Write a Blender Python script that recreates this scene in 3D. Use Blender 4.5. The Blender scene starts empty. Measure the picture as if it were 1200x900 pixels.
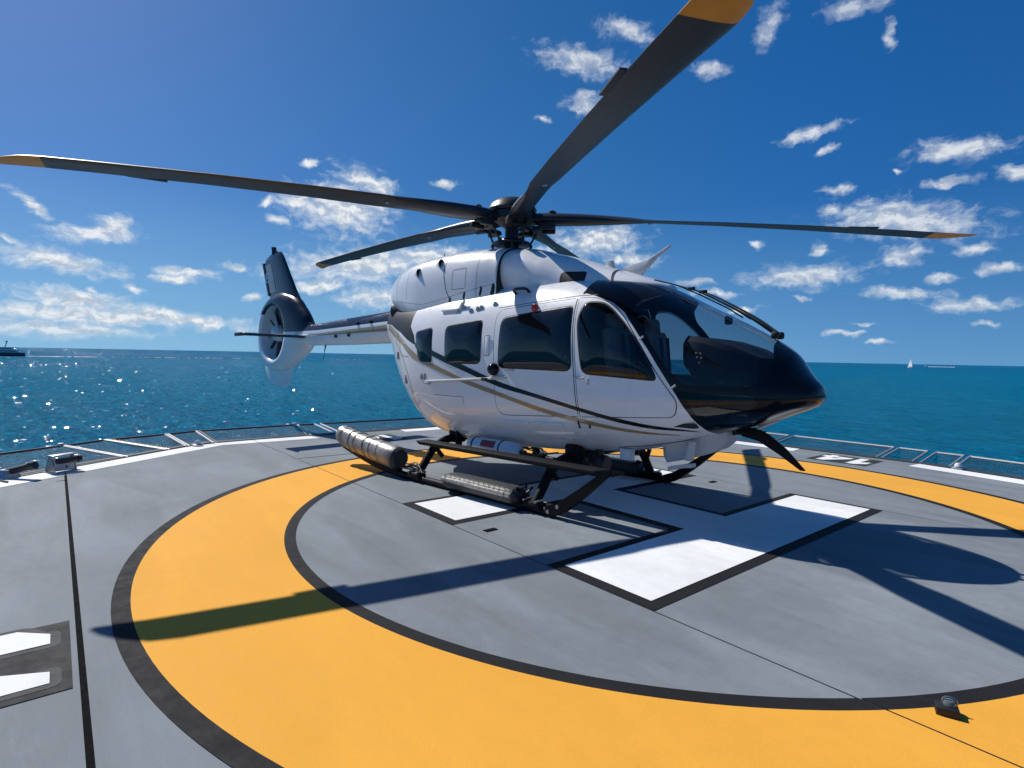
import bpy, bmesh, math, random
import numpy as np
from mathutils import Vector, Matrix
R = math.radians
random.seed(7)
SC = bpy.context.scene
COL = SC.collection

# ------------------------------------------------------------------ camera, light, exposure
cam = bpy.data.cameras.new('camera')
cam.sensor_fit = 'HORIZONTAL'; cam.sensor_width = 36.0; cam.lens = 36.0 * 651.317 / 1200.0
cam.clip_start = 0.05; cam.clip_end = 60000
cam_o = bpy.data.objects.new('camera', cam); COL.objects.link(cam_o)
_r = Vector((0.6345052, 0.7727086, 0.0180163)); _u = Vector((-0.0394660, 0.0091106, 0.9991794)); _f = Vector((-0.7719104, 0.6346955, -0.0362765))
_m = Matrix((_r, _u, -_f)).transposed().to_4x4(); _m.translation = Vector((3.755, -4.919, 1.528))
cam_o.matrix_world = _m
SC.camera = cam_o
SC.view_settings.view_transform = 'Standard'; SC.view_settings.look = 'None'
SC.view_settings.exposure = 0.0; SC.view_settings.gamma = 1.0
SUN_EL, SUN_AZ = R(46.4), R(191.3)            # azimuth of the sun, counter-clockwise from +X
sun = bpy.data.lights.new('sun', 'SUN'); sun.energy = 5.0; sun.angle = R(0.53); sun.color = (1.0, 0.955, 0.89)
sun_o = bpy.data.objects.new('sun', sun); COL.objects.link(sun_o)
_sd = Vector((math.cos(SUN_EL) * math.cos(SUN_AZ), math.cos(SUN_EL) * math.sin(SUN_AZ), math.sin(SUN_EL)))
sun_o.rotation_euler = _sd.to_track_quat('Z', 'Y').to_euler()
sun_o.location = _sd * 60

CLOUDS = [(3.162, 0.201, 0.026, 0.0067, 0.62), (3.092, 0.176, 0.0477, 0.0128, -0.16), (3.077, 0.189, 0.0225, 0.0139, -0.25), (3.14, 0.13, 0.0674, 0.014, 0.14), (2.984, 0.13, 0.0362, 0.0077, -0.0), (2.998, 0.118, 0.029, 0.0064, -0.04), (2.917, 0.146, 0.0219, 0.0067, -0.0), (3.117, 0.078, 0.066, 0.0144, 0.09), (3.108, 0.06, 0.1249, 0.0145, 0.02), (2.993, 0.062, 0.1009, 0.0118, 0.1), (3.145, 0.037, 0.1088, 0.0118, 0.01), (3.051, 0.101, 0.0124, 0.0063, 0.34), (3.102, 0.096, 0.0098, 0.0048, -0.13), (3.19, 0.154, 0.0098, 0.0056, 0.18), (2.892, 0.098, 0.0151, 0.0068, -0.08), (2.754, 0.252, 0.0799, 0.038, 0.02), (2.712, 0.299, 0.0464, 0.0179, 0.31), (2.828, 0.262, 0.0266, 0.0155, -0.17), (2.869, 0.253, 0.0144, 0.0062, -0.32), (2.86, 0.227, 0.0176, 0.008, 0.14), (2.802, 0.316, 0.0187, 0.0051, -0.05), (2.577, 0.304, 0.0209, 0.0068, -0.06), (2.718, 0.165, 0.1213, 0.0283, -0.12), (2.787, 0.128, 0.0546, 0.0113, -0.07), (2.674, 0.112, 0.0728, 0.0176, -0.05), (2.609, 0.185, 0.0744, 0.0173, -0.05), (2.307, 0.216, 0.0712, 0.0243, -0.06), (2.382, 0.191, 0.0455, 0.0145, -0.0), (2.247, 0.183, 0.0438, 0.01, 0.02), (2.344, 0.489, 0.0715, 0.0194, 0.16), (2.264, 0.523, 0.0437, 0.0129, 0.26), (2.335, 0.429, 0.0268, 0.0158, 0.06), (2.402, 0.408, 0.0105, 0.005, 0.01), (2.037, 0.502, 0.0256, 0.0158, -1.18), (2.126, 0.461, 0.0299, 0.01, 0.14), (1.922, 0.502, 0.0395, 0.0108, 0.1), (1.877, 0.455, 0.0163, 0.0072, 1.45), (1.973, 0.355, 0.0385, 0.0085, -0.16), (1.949, 0.327, 0.0137, 0.006, 0.01), (1.787, 0.299, 0.0534, 0.0141, 0.05), (1.726, 0.26, 0.0231, 0.0079, 0.33), (1.795, 0.261, 0.0259, 0.0068, -0.02), (1.855, 0.285, 0.0064, 0.0044, 0.36), (1.847, 0.217, 0.0854, 0.0255, 0.18), (1.93, 0.273, 0.0195, 0.006, 0.15), (1.94, 0.246, 0.0172, 0.0074, 0.05), (1.85, 0.169, 0.0275, 0.0122, -0.05), (1.766, 0.17, 0.0251, 0.0069, -0.05), (1.74, 0.139, 0.0278, 0.0068, 0.03), (1.802, 0.134, 0.0174, 0.0059, 0.09), (1.978, 0.147, 0.0744, 0.0159, -0.02), (1.841, 0.114, 0.0473, 0.0073, 0.1), (1.77, 0.093, 0.0457, 0.0094, -0.03), (2.139, 0.143, 0.0235, 0.0057, 0.03), (2.108, 0.125, 0.027, 0.0056, 0.03), (1.955, 0.186, 0.0152, 0.0077, 0.02), (2.044, 0.199, 0.0118, 0.0065, 0.29), (1.973, 0.111, 0.0096, 0.004, 0.05), (1.922, 0.056, 0.025, 0.0039, 0.01), (1.872, 0.04, 0.0139, 0.0038, 0.01), (1.751, 0.066, 0.0143, 0.0035, 0.04), (2.064, 0.097, 0.0262, 0.0056, 0.02), (1.895, 0.07, 0.0154, 0.0039, 0.03)]


class NT:
    """small helper for building node trees"""
    def __init__(s, tree):
        s.t = tree; s.n = tree.nodes; s.l = tree.links
    def node(s, typ, ins=None, **kw):
        n = s.n.new(typ)
        for k, v in kw.items():
            setattr(n, k, v)
        for k, v in (ins or {}).items():
            s.set(n.inputs[k], v)
        return n
    def set(s, sock, v):
        if isinstance(v, bpy.types.NodeSocket):
            s.l.new(v, sock)
        elif isinstance(v, bpy.types.Node):
            s.l.new(v.outputs[0], sock)
        else:
            if isinstance(v, (tuple, list)) and len(v) == 3 and sock.type == 'RGBA':
                v = (*v, 1)
            sock.default_value = v
    def math(s, op, a, b=0.0, c=0.0, clamp=False):
        n = s.n.new('ShaderNodeMath'); n.operation = op; n.use_clamp = clamp
        for i, v in enumerate((a, b, c)):
            s.set(n.inputs[i], v)
        return n.outputs[0]
    def mapr(s, v, a, b, c=0.0, d=1.0, smooth=True):
        n = s.n.new('ShaderNodeMapRange'); n.interpolation_type = 'SMOOTHSTEP' if smooth else 'LINEAR'
        for i, x in enumerate((v, a, b, c, d)):
            s.set(n.inputs[i], x)
        return n.outputs[0]
    def mix(s, f, a, b, mode='MIX'):
        n = s.n.new('ShaderNodeMix'); n.data_type = 'RGBA'; n.blend_type = mode
        s.set(n.inputs[0], f); s.set(n.inputs[6], a); s.set(n.inputs[7], b)
        return n.outputs[2]
    def noise(s, vec, scale, detail=4, rough=0.55, dist=0.0, out=0):
        n = s.n.new('ShaderNodeTexNoise')
        if vec is not None:
            s.set(n.inputs['Vector'], vec)
        n.inputs['Scale'].default_value = scale; n.inputs['Detail'].default_value = detail
        n.inputs['Roughness'].default_value = rough; n.inputs['Distortion'].default_value = dist
        return n.outputs[out]


def build_world():
    w = bpy.data.worlds.new('World'); SC.world = w; w.use_nodes = True
    t = NT(w.node_tree); t.n.clear()
    out = t.node('ShaderNodeOutputWorld')
    sky = t.node('ShaderNodeTexSky'); sky.sky_type = 'NISHITA'; sky.sun_disc = False
    sky.sun_elevation = SUN_EL; sky.sun_rotation = R(90) - SUN_AZ
    sky.altitude = 0; sky.air_density = 1.0; sky.dust_density = 0.25; sky.ozone_density = 3.0
    tc = t.node('ShaderNodeTexCoord')
    nrm = t.node('ShaderNodeVectorMath', {0: tc.outputs['Generated']}, operation='NORMALIZE')
    sep = t.node('ShaderNodeSeparateXYZ', {0: nrm.outputs[0]})
    # clear maritime air: the warm murk of the lowest few degrees is skipped
    zz = t.math('ADD', t.math('MULTIPLY', t.math('MAXIMUM', sep.outputs[2], 0.0), 0.86), 0.14)
    sv = t.node('ShaderNodeCombineXYZ', {0: sep.outputs[0], 1: sep.outputs[1], 2: zz})
    sv = t.node('ShaderNodeVectorMath', {0: sv.outputs[0]}, operation='NORMALIZE')
    t.l.new(sv.outputs[0], sky.inputs['Vector'])
    hs = t.node('ShaderNodeHueSaturation', {'Hue': 0.492, 'Saturation': 1.25, 'Value': 0.9, 'Color': sky.outputs[0]})
    # the camera's vivid rendering of blue: more chroma at equal luminance
    bw = t.node('ShaderNodeRGBToBW', {0: hs.outputs[0]})
    vv = t.node('ShaderNodeVectorMath', {0: hs.outputs[0], 1: (1.27, 1.08, 1.27)}, operation='MULTIPLY')
    lv = t.node('ShaderNodeVectorMath', {0: bw.outputs[0], 1: (0.27, 0.225, 0.27)}, operation='MULTIPLY')
    vs = t.node('ShaderNodeVectorMath', {0: vv.outputs[0], 1: lv.outputs[0]}, operation='SUBTRACT')
    vs = t.node('ShaderNodeVectorMath', {0: vs.outputs[0], 1: (0.02, 0.02, 0.02)}, operation='MAXIMUM')
    # azimuth measured so that the branch cut lies behind the camera (at -45 degrees)
    ca, sa = math.cos(R(-135)), math.sin(R(-135))
    xr = t.math('ADD', t.math('MULTIPLY', sep.outputs[0], ca), t.math('MULTIPLY', sep.outputs[1], -sa))
    yr = t.math('ADD', t.math('MULTIPLY', sep.outputs[0], sa), t.math('MULTIPLY', sep.outputs[1], ca))
    az = t.math('ADD', t.math('ARCTAN2', yr, xr), R(135))
    el = t.math('ARCSINE', sep.outputs[2])
    uv = t.node('ShaderNodeCombineXYZ', {0: az, 1: el}).outputs[0]
    n1 = t.noise(uv, 20, 4, 0.55, out=1); n2 = t.noise(uv, 75, 3, 0.5, out=1)
    d1 = t.node('ShaderNodeVectorMath', {0: n1, 1: (0.5, 0.5, 0.5)}, operation='SUBTRACT').outputs[0]
    d1 = t.node('ShaderNodeVectorMath', {0: d1, 1: (0.05, 0.026, 0)}, operation='MULTIPLY').outputs[0]
    d2 = t.node('ShaderNodeVectorMath', {0: n2, 1: (0.5, 0.5, 0.5)}, operation='SUBTRACT').outputs[0]
    d2 = t.node('ShaderNodeVectorMath', {0: d2, 1: (0.012, 0.009, 0)}, operation='MULTIPLY').outputs[0]
    p = t.node('ShaderNodeVectorMath', {0: uv, 1: d1}, operation='ADD').outputs[0]
    p = t.node('ShaderNodeVectorMath', {0: p, 1: d2}, operation='ADD').outputs[0]
    m = None; hgt = None
    for (a, e, s1, s2, an) in CLOUDS:
        k = 2.15
        mp = t.node('ShaderNodeMapping', {'Vector': p, 'Location': (a, e, 0), 'Rotation': (0, 0, an), 'Scale': (s1 * k, s2 * k, 1)}, vector_type='TEXTURE')
        g = t.node('ShaderNodeTexGradient', {'Vector': mp.outputs[0]}, gradient_type='SPHERICAL')
        m = g.outputs[1] if m is None else t.math('SMOOTH_MAX', m, g.outputs[1], 0.06)
    # the same fair-weather cumulus carries on round the rest of the horizon
    band = t.math('MULTIPLY', t.mapr(el, 0.02, 0.08), t.mapr(el, 0.75, 0.25))
    wide = t.node('ShaderNodeVectorMath', {0: uv, 1: (1.0, 2.6, 0)}, operation='MULTIPLY').outputs[0]
    fld = t.noise(wide, 5.2, 5, 0.6)
    outside = t.math('ADD', t.mapr(az, 1.62, 1.5), t.mapr(az, 3.3, 3.42))
    oth = t.math('MULTIPLY', t.math('MULTIPLY', t.mapr(fld, 0.5, 0.72, 0, 0.9), band), outside)
    m = t.math('MAXIMUM', m, oth)
    str_ = t.node('ShaderNodeVectorMath', {0: p, 1: (0.62, 1.0, 0)}, operation='MULTIPLY').outputs[0]
    fb = t.noise(str_, 62, 9, 0.6)
    up = t.node('ShaderNodeVectorMath', {0: str_, 1: (-0.004, 0.0075, 0)}, operation='ADD').outputs[0]
    relief = t.math('SUBTRACT', fb, t.noise(up, 62, 4, 0.55))
    m = t.math('ADD', m, t.math('MULTIPLY', t.math('SUBTRACT', fb, 0.5), 1.15))
    mask = t.mapr(m, 0.31, 0.96)
    # thin veil near the horizon
    core = t.mapr(m, 0.4, 0.95)
    cl = t.mix(core, (8.0, 9.2, 10.4), (11.0, 11.3, 11.5))
    # billows: side towards the sun bright, undersides grey
    lit = t.math('ADD', t.mapr(relief, -0.16, 0.14, 0.0, 1.0), 0.0)
    cl = t.mix(t.math('MULTIPLY', t.math('SUBTRACT', 1.0, lit), t.mapr(m, 0.45, 0.8, 0.1, 0.95)), cl, (6.0, 6.9, 8.1))
    thin = t.mapr(el, 0.33, 0.5, 1.0, 0.72)
    thin = t.math('MULTIPLY', thin, t.mapr(az, 1.95, 2.3, 0.84, 1.0))
    mask = t.math('MULTIPLY', t.math('MULTIPLY', mask, thin), t.math('MULTIPLY', t.mapr(el, 0.0, 0.05), 0.94))
    # cosine of the bearing from the sun: haze towards it, purest blue at right angles to it
    hx_ = t.math('ADD', t.math('MULTIPLY', sep.outputs[0], math.cos(SUN_AZ)), t.math('MULTIPLY', sep.outputs[1], math.sin(SUN_AZ)))
    cosd = t.math('DIVIDE', hx_, t.math('SQRT', t.math('SUBTRACT', 1.0001, t.math('MULTIPLY', sep.outputs[2], sep.outputs[2]))))
    pure = t.node('ShaderNodeVectorMath', {0: vs.outputs[0], 1: (0.76, 1.03, 1.17)}, operation='MULTIPLY')
    blue = t.mix(t.mapr(cosd, 0.72, 0.1, 0.0, 1.0), vs.outputs[0], pure.outputs[0])
    low = t.math('MULTIPLY', t.mapr(el, 0.0, 0.26, 0.36, 0.0, smooth=False), t.mapr(cosd, -0.1, 1.0, 0.55, 1.45))
    skyc = t.mix(low, blue, (3.7, 7.3, 9.1))
    col = t.mix(mask, skyc, cl)
    bg = t.node('ShaderNodeBackground', {'Color': col, 'Strength': 0.08})
    t.l.new(bg.outputs[0], out.inputs[0])
build_world()

# ------------------------------------------------------------------ materials
MATS = {}
def new_mat(name):
    m = bpy.data.materials.new(name); m.use_nodes = True
    t = NT(m.node_tree); t.n.clear()
    out = t.node('ShaderNodeOutputMaterial')
    return m, t, out

def pbsdf(t, out, **kw):
    b = t.node('ShaderNodeBsdfPrincipled')
    for k, v in kw.items():
        t.set(b.inputs[k.replace('_', ' ')], v)
    t.l.new(b.outputs[0], out.inputs[0])
    return b

def simple(name, col, rough=0.5, metal=0.0, coat=0.0, var=0.08, scale=6.0, bump=0.0, bscale=60, spec=0.5, coat_rough=0.04):
    m, t, out = new_mat(name)
    tc = t.node('ShaderNodeTexCoord').outputs['Object']
    n = t.noise(tc, scale, 5, 0.6)
    f = t.mapr(n, 0.3, 0.7, 1 - var, 1 + var * 0.6, smooth=False)
    c = t.mix(1.0, (*col, 1), t.node('ShaderNodeCombineColor', {0: f, 1: f, 2: f}).outputs[0], 'MULTIPLY')
    r = t.mapr(t.noise(tc, scale * 4, 3, 0.6), 0.3, 0.7, rough * 0.88, min(1, rough * 1.14), smooth=False)
    b = pbsdf(t, out, Base_Color=c, Roughness=r, Metallic=metal, Coat_Weight=coat, Coat_Roughness=coat_rough, Specular_IOR_Level=spec)
    if bump:
        bn = t.node('ShaderNodeBump', {'Strength': bump, 'Distance': 0.01, 'Height': t.noise(tc, bscale, 4, 0.6)})
        t.l.new(bn.outputs[0], b.inputs['Normal'])
    MATS[name] = m
    return m

def shell_paint(name, col, rough=0.32, inside=(0.03, 0.032, 0.035), coat=0.9, spec=0.5):
    """glossy aircraft paint, dark trim on the cabin side"""
    m, t, out = new_mat(name)
    tc = t.node('ShaderNodeTexCoord').outputs['Object']
    st = t.node('ShaderNodeMapping', {'Vector': tc, 'Scale': (0.8, 1.0, 2.2)}).outputs[0]
    n = t.noise(st, 2.3, 6, 0.62)
    f = t.mapr(n, 0.3, 0.75, 0.94, 1.03, smooth=False)
    c = t.mix(1.0, (*col, 1), t.node('ShaderNodeCombineColor', {0: f, 1: f, 2: f}).outputs[0], 'MULTIPLY')
    geo = t.node('ShaderNodeNewGeometry')
    c = t.mix(geo.outputs['Backfacing'], c, (*inside, 1))
    r = t.mapr(t.noise(tc, 9, 4, 0.6), 0.3, 0.7, rough * 0.8, rough * 1.25, smooth=False)
    b = pbsdf(t, out, Base_Color=c, Roughness=r, Specular_IOR_Level=spec, Coat_Weight=t.math('MULTIPLY', t.math('SUBTRACT', 1.0, geo.outputs['Backfacing']), coat), Coat_Roughness=0.04)
    bn = t.node('ShaderNodeBump', {'Strength': 0.05, 'Distance': 0.02, 'Height': t.noise(tc, 3.5, 2, 0.5)})
    t.l.new(bn.outputs[0], b.inputs['Normal'])
    MATS[name] = m
    return m

def glass(name, tint, refl=1.0):
    m, t, out = new_mat(name)
    tc = t.node('ShaderNodeTexCoord').outputs['Object']
    bn = t.node('ShaderNodeBump', {'Strength': 0.03, 'Distance': 0.02, 'Height': t.noise(tc, 4, 2, 0.5)})
    tr = t.node('ShaderNodeBsdfTransparent', {0: (*tint, 1)})
    gl = t.node('ShaderNodeBsdfGlossy', {'Color': (refl, refl, refl, 1), 'Roughness': 0.02, 'Normal': bn.outputs[0]})
    geo = t.node('ShaderNodeNewGeometry')
    ior = t.mapr(geo.outputs['Backfacing'], 0.0, 1.0, 1.5, 1 / 1.5, smooth=False)
    fr = t.node('ShaderNodeFresnel', {'IOR': ior, 'Normal': bn.outputs[0]})
    mx = t.node('ShaderNodeMixShader', {0: fr.outputs[0], 1: tr.outputs[0], 2: gl.outputs[0]})
    t.l.new(mx.outputs[0], out.inputs[0])
    MATS[name] = m
    return m

shell_paint('white_paint', (0.84, 0.84, 0.84))
shell_paint('black_paint', (0.006, 0.0065, 0.009), rough=0.2, inside=(0.012, 0.012, 0.013), coat=0.32, spec=0.12)
shell_paint('navy_paint', (0.006, 0.009, 0.02), rough=0.25, coat=0.35, spec=0.3)
shell_paint('gold_paint', (0.36, 0.225, 0.09), rough=0.3)
simple('band_black', (0.005, 0.006, 0.009), 0.25, coat=0.2, spec=0.3)
simple('seam_dark', (0.02, 0.02, 0.022), 0.6)
simple('rubber', (0.012, 0.012, 0.013), 0.55)
simple('black_gear', (0.008, 0.008, 0.009), 0.55, var=0.25, scale=14, bump=0.1, spec=0.15)
simple('blade_grey', (0.028, 0.032, 0.036), 0.42, var=0.15, scale=9)
simple('blade_root', (0.018, 0.02, 0.024), 0.4, var=0.15, scale=12)
simple('blade_yellow', (0.52, 0.25, 0.02), 0.42, var=0.12, scale=10)
simple('steel', (0.42, 0.42, 0.42), 0.35, metal=0.9, var=0.15, scale=20)
simple('dark_metal', (0.03, 0.031, 0.034), 0.4, metal=0.4, var=0.3, scale=30)
simple('exhaust_metal', (0.02, 0.02, 0.022), 0.5, metal=0.3, var=0.3, scale=10)
simple('bag_silver', (0.30, 0.285, 0.255), 0.36, metal=0.3, var=0.35, scale=16, bump=0.5, bscale=18)
simple('bag_black', (0.03, 0.032, 0.033), 0.5, var=0.3, scale=18, bump=0.6, bscale=22)
simple('cylinder_white', (0.62, 0.65, 0.68), 0.35, var=0.1, coat=0.3)
simple('label_red', (0.30, 0.03, 0.03), 0.5)
simple('beacon_red', (0.45, 0.02, 0.015), 0.2, coat=0.5)
simple('light_grey', (0.50, 0.52, 0.54), 0.4, var=0.06)
simple('fan_grey', (0.60, 0.62, 0.63), 0.5, var=0.1)
simple('seat_cloth', (0.32, 0.31, 0.28), 0.8, var=0.25, scale=8, bump=0.3, bscale=40)
simple('cockpit_black', (0.013, 0.013, 0.014), 0.6, var=0.2)
simple('tail_grey', (0.30, 0.305, 0.32), 0.35, var=0.15)
simple('letter_white', (0.85, 0.85, 0.85), 0.5)
simple('rail_white', (0.55, 0.54, 0.51), 0.45, var=0.15, scale=25)
simple('rail_grey', (0.26, 0.265, 0.27), 0.5, var=0.2, scale=25)
simple('rail_dark', (0.035, 0.035, 0.036), 0.6, var=0.3, scale=25)
simple('rope_tan', (0.33, 0.27, 0.19), 0.8, var=0.4, scale=60)
simple('net_green', (0.022, 0.034, 0.036), 0.8)
simple('hull_dark', (0.05, 0.06, 0.085), 0.3, coat=0.4)
simple('boat_white', (0.72, 0.73, 0.74), 0.35, var=0.04)
simple('boat_glass', (0.015, 0.02, 0.03), 0.12)
simple('sail_cloth', (0.74, 0.75, 0.76), 0.7, var=0.05)
simple('foam', (0.80, 0.83, 0.85), 0.8, var=0.25, scale=0.05)
simple('lens', (0.6, 0.63, 0.65), 0.12, coat=0.5)
simple('lens_smoke', (0.10, 0.12, 0.12), 0.08, coat=0.8)
glass('glass_windshield', (0.62, 0.67, 0.70))
glass('glass_door', (0.42, 0.45, 0.48))
simple('glass_cabin', (0.006, 0.008, 0.011), 0.05, var=0.0, spec=0.6)

def deck_paint(name, col, rough=0.75, wear=1.0, streak=0.12, dirt=(0.10, 0.105, 0.11), bump=0.25, grit=0.07):
    m, t, out = new_mat(name)
    tc = t.node('ShaderNodeNewGeometry').outputs['Position']
    st = t.node('ShaderNodeMapping', {'Vector': tc, 'Rotation': (0, 0, R(8)), 'Scale': (0.45, 2.6, 1)}).outputs[0]
    a = t.noise(st, 1.1, 7, 0.68, 0.6)
    b_ = t.noise(tc, 0.55, 5, 0.6, 0.4)
    c_ = t.noise(tc, 9, 6, 0.7)
    spk = t.noise(tc, 140, 2, 0.5)
    f = t.mapr(a, 0.32, 0.7, 1 - streak, 1 + streak * 0.7, smooth=False)
    f = t.math('MULTIPLY', f, t.mapr(b_, 0.3, 0.7, 1 - 0.12 * wear, 1 + 0.10 * wear, smooth=False))
    f = t.math('MULTIPLY', f, t.mapr(c_, 0.3, 0.75, 1 - 0.08 * wear, 1 + 0.07 * wear, smooth=False))
    f = t.math('MULTIPLY', f, t.mapr(spk, 0.3, 0.7, 1 - grit, 1 + grit, smooth=False))
    c = t.mix(1.0, (*col, 1), t.node('ShaderNodeCombineColor', {0: f, 1: f, 2: f}).outputs[0], 'MULTIPLY')
    # broad roller strokes of slightly different grey
    rl = t.node('ShaderNodeMapping', {'Vector': tc, 'Rotation': (0, 0, R(4)), 'Scale': (0.5, 1.9, 1)}).outputs[0]
    wv = t.node('ShaderNodeTexVoronoi', {'Vector': rl, 'Scale': 1.1, 'Randomness': 0.9}, feature='SMOOTH_F1')
    wv.inputs['Smoothness'].default_value = 0.25
    cv = t.node('ShaderNodeSeparateColor', {0: wv.outputs['Color']}).outputs[0]
    g = t.mapr(cv, 0.0, 1.0, 1 - 0.10 * wear, 1 + 0.09 * wear, smooth=False)
    c = t.mix(1.0, c, t.node('ShaderNodeCombineColor', {0: g, 1: g, 2: g}).outputs[0], 'MULTIPLY')
    sm = t.noise(st, 2.4, 8, 0.75, 1.2)
    c = t.mix(t.mapr(sm, 0.60, 0.80, 0, 0.30 * wear), c, (*dirt, 1))
    ps = t.noise(t.node('ShaderNodeMapping', {'Vector': tc, 'Rotation': (0, 0, R(-6)), 'Location': (7, 3, 0), 'Scale': (0.7, 1.6, 1)}).outputs[0], 1.3, 7, 0.7, 0.8)
    c = t.mix(t.mapr(ps, 0.56, 0.74, 0, 0.45 * wear), c, tuple(min(.9, q * 1.22) for q in col))
    # scuffs: short thin dark and pale scrapes
    for k, (ang, col2, amt) in enumerate(((20, dirt, .55), (-38, tuple(min(.9, q * 1.35) for q in col), .35))):
        sv = t.node('ShaderNodeMapping', {'Vector': tc, 'Rotation': (0, 0, R(ang)), 'Location': (3.1 * k, 1.7, 0), 'Scale': (1.2, 26, 1)}).outputs[0]
        sc = t.math('MULTIPLY', t.mapr(t.noise(sv, 1.6, 3, 0.5), 0.70, 0.78), t.mapr(t.noise(tc, 0.8, 3, 0.6), 0.52, 0.66))
        c = t.mix(t.math('MULTIPLY', sc, amt * wear), c, (*col2, 1))
    r = t.mapr(c_, 0.3, 0.7, rough * 0.85, min(1, rough * 1.15), smooth=False)
    b = pbsdf(t, out, Base_Color=c, Roughness=r, Specular_IOR_Level=0.14)
    bn = t.node('ShaderNodeBump', {'Strength': bump, 'Distance': 0.004, 'Height': spk})
    t.l.new(bn.outputs[0], b.inputs['Normal'])
    MATS[name] = m
deck_paint('deck_grey', (0.208, 0.232, 0.252))
deck_paint('deck_yellow', (0.78, 0.375, 0.048), wear=0.3, streak=0.04, dirt=(0.5, 0.22, 0.03), grit=0.03)
deck_paint('deck_white', (0.78, 0.79, 0.78), wear=0.7, streak=0.05, dirt=(0.52, 0.52, 0.49), grit=0.03)
deck_paint('deck_black', (0.017, 0.017, 0.018), wear=0.5, streak=0.25, dirt=(0.06, 0.06, 0.058))
deck_paint('deck_black_worn', (0.045, 0.045, 0.045), wear=1.0, streak=0.5, dirt=(0.11, 0.115, 0.11))
deck_paint('deck_black_pale', (0.085, 0.09, 0.088), wear=0.8, streak=0.3, dirt=(0.14, 0.145, 0.14))
simple('gutter', (0.006, 0.006, 0.007), 0.9, spec=0.05)

def sea_material(name='sea_water', ripple=False):
    m, t, out = new_mat(name)
    pos = t.node('ShaderNodeNewGeometry').outputs['Position']
    rot = t.node('ShaderNodeMapping', {'Vector': pos, 'Rotation': (0, 0, R(25)), 'Scale': (1.0, 2.0, 1)}).outputs[0]
    big = t.noise(rot, 0.035, 4, 0.55)
    mid = t.noise(rot, 0.22, 5, 0.6, 0.3)
    fine = t.noise(rot, 1.3, 5, 0.62, 0.2)
    h = t.math('ADD', t.math('MULTIPLY', big, 5.0), t.math('ADD', t.math('MULTIPLY', mid, 1.6), t.math('MULTIPLY', fine, 0.7)))
    bn = t.node('ShaderNodeBump', {'Strength': 1.0, 'Distance': 1.0, 'Height': h})
    pat = t.noise(pos, 0.004, 4, 0.6, 0.5)
    c = t.mix(t.mapr(pat, 0.35, 0.7), (0.0, 0.16, 0.30, 1), (0.0, 0.19, 0.33, 1))
    c = t.mix(t.mapr(mid, 0.42, 0.75, 0, 0.55), c, (0.0, 0.22, 0.36, 1))
    streak = t.noise(t.node('ShaderNodeMapping', {'Vector': pos, 'Rotation': (0, 0, R(25)), 'Scale': (0.5, 1.7, 1)}).outputs[0], 0.75, 8, 0.7, 0.4)
    c = t.mix(t.mapr(streak, 0.40, 0.60, 0.0, 0.62), c, (0.0, 0.062, 0.145, 1))
    # water colour goes darker and bluer with distance from the deck
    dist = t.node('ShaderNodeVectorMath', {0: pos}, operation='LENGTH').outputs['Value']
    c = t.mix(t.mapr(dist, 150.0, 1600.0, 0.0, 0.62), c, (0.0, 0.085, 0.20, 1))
    df = t.node('ShaderNodeBsdfDiffuse', {'Color': c})
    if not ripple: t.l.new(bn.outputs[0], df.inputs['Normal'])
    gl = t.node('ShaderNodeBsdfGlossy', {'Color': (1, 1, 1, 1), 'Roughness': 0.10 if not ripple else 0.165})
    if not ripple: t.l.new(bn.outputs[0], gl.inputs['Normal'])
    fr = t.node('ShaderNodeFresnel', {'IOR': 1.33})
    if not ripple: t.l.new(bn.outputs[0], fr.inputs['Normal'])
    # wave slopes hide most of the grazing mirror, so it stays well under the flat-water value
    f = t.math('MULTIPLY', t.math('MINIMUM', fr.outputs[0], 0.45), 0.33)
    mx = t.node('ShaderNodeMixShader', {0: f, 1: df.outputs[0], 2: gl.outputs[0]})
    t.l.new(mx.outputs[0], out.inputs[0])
    MATS[name] = m
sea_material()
sea_material('ripple_water', True)

# ------------------------------------------------------------------ mesh helpers
def obj(name, geo, mat, parent=None, smooth=True, angle=35, loc=None, rot=None, mi=None, normals=None, flat=False):
    v, f = geo
    me = bpy.data.meshes.new(name)
    me.from_pydata([tuple(map(float, p)) for p in v], [], [tuple(int(i) for i in q) for q in f])
    if normals is None and len(f) < 20000 and not flat:
        bm = bmesh.new(); bm.from_mesh(me); bmesh.ops.recalc_face_normals(bm, faces=bm.faces[:]); bm.to_mesh(me); bm.free()
    for mm in (mat if isinstance(mat, (list, tuple)) else [mat]):
        me.materials.append(MATS[mm])
    if mi is not None:
        me.polygons.foreach_set('material_index', np.array(mi, dtype=np.int32))
    if smooth:
        me.polygons.foreach_set('use_smooth', np.ones(len(me.polygons), dtype=bool))
        if normals is not None:
            me.normals_split_custom_set_from_vertices([tuple(n) for n in normals])
        elif angle < 179:
            me.set_sharp_from_angle(angle=R(angle))
    me.update()
    o = bpy.data.objects.new(name, me); COL.objects.link(o)
    if parent is not None: o.parent = parent
    if loc is not None: o.location = loc
    if rot is not None: o.rotation_euler = rot
    return o

def empty(name, loc=(0, 0, 0), rz=0.0):
    o = bpy.data.objects.new(name, None); COL.objects.link(o)
    o.location = loc; o.rotation_euler = (0, 0, rz); o.empty_display_size = 0.3
    return o

def tag(o, label=None, cat=None, group=None, kind=None):
    if label: o['label'] = label
    if cat: o['category'] = cat
    if group: o['group'] = group
    if kind: o['kind'] = kind
    return o

def join(*gs):
    V, F = [], []
    for v, f in gs:
        n = len(V); V += [tuple(p) for p in v]; F += [tuple(i + n for i in q) for q in f]
    return V, F

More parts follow.
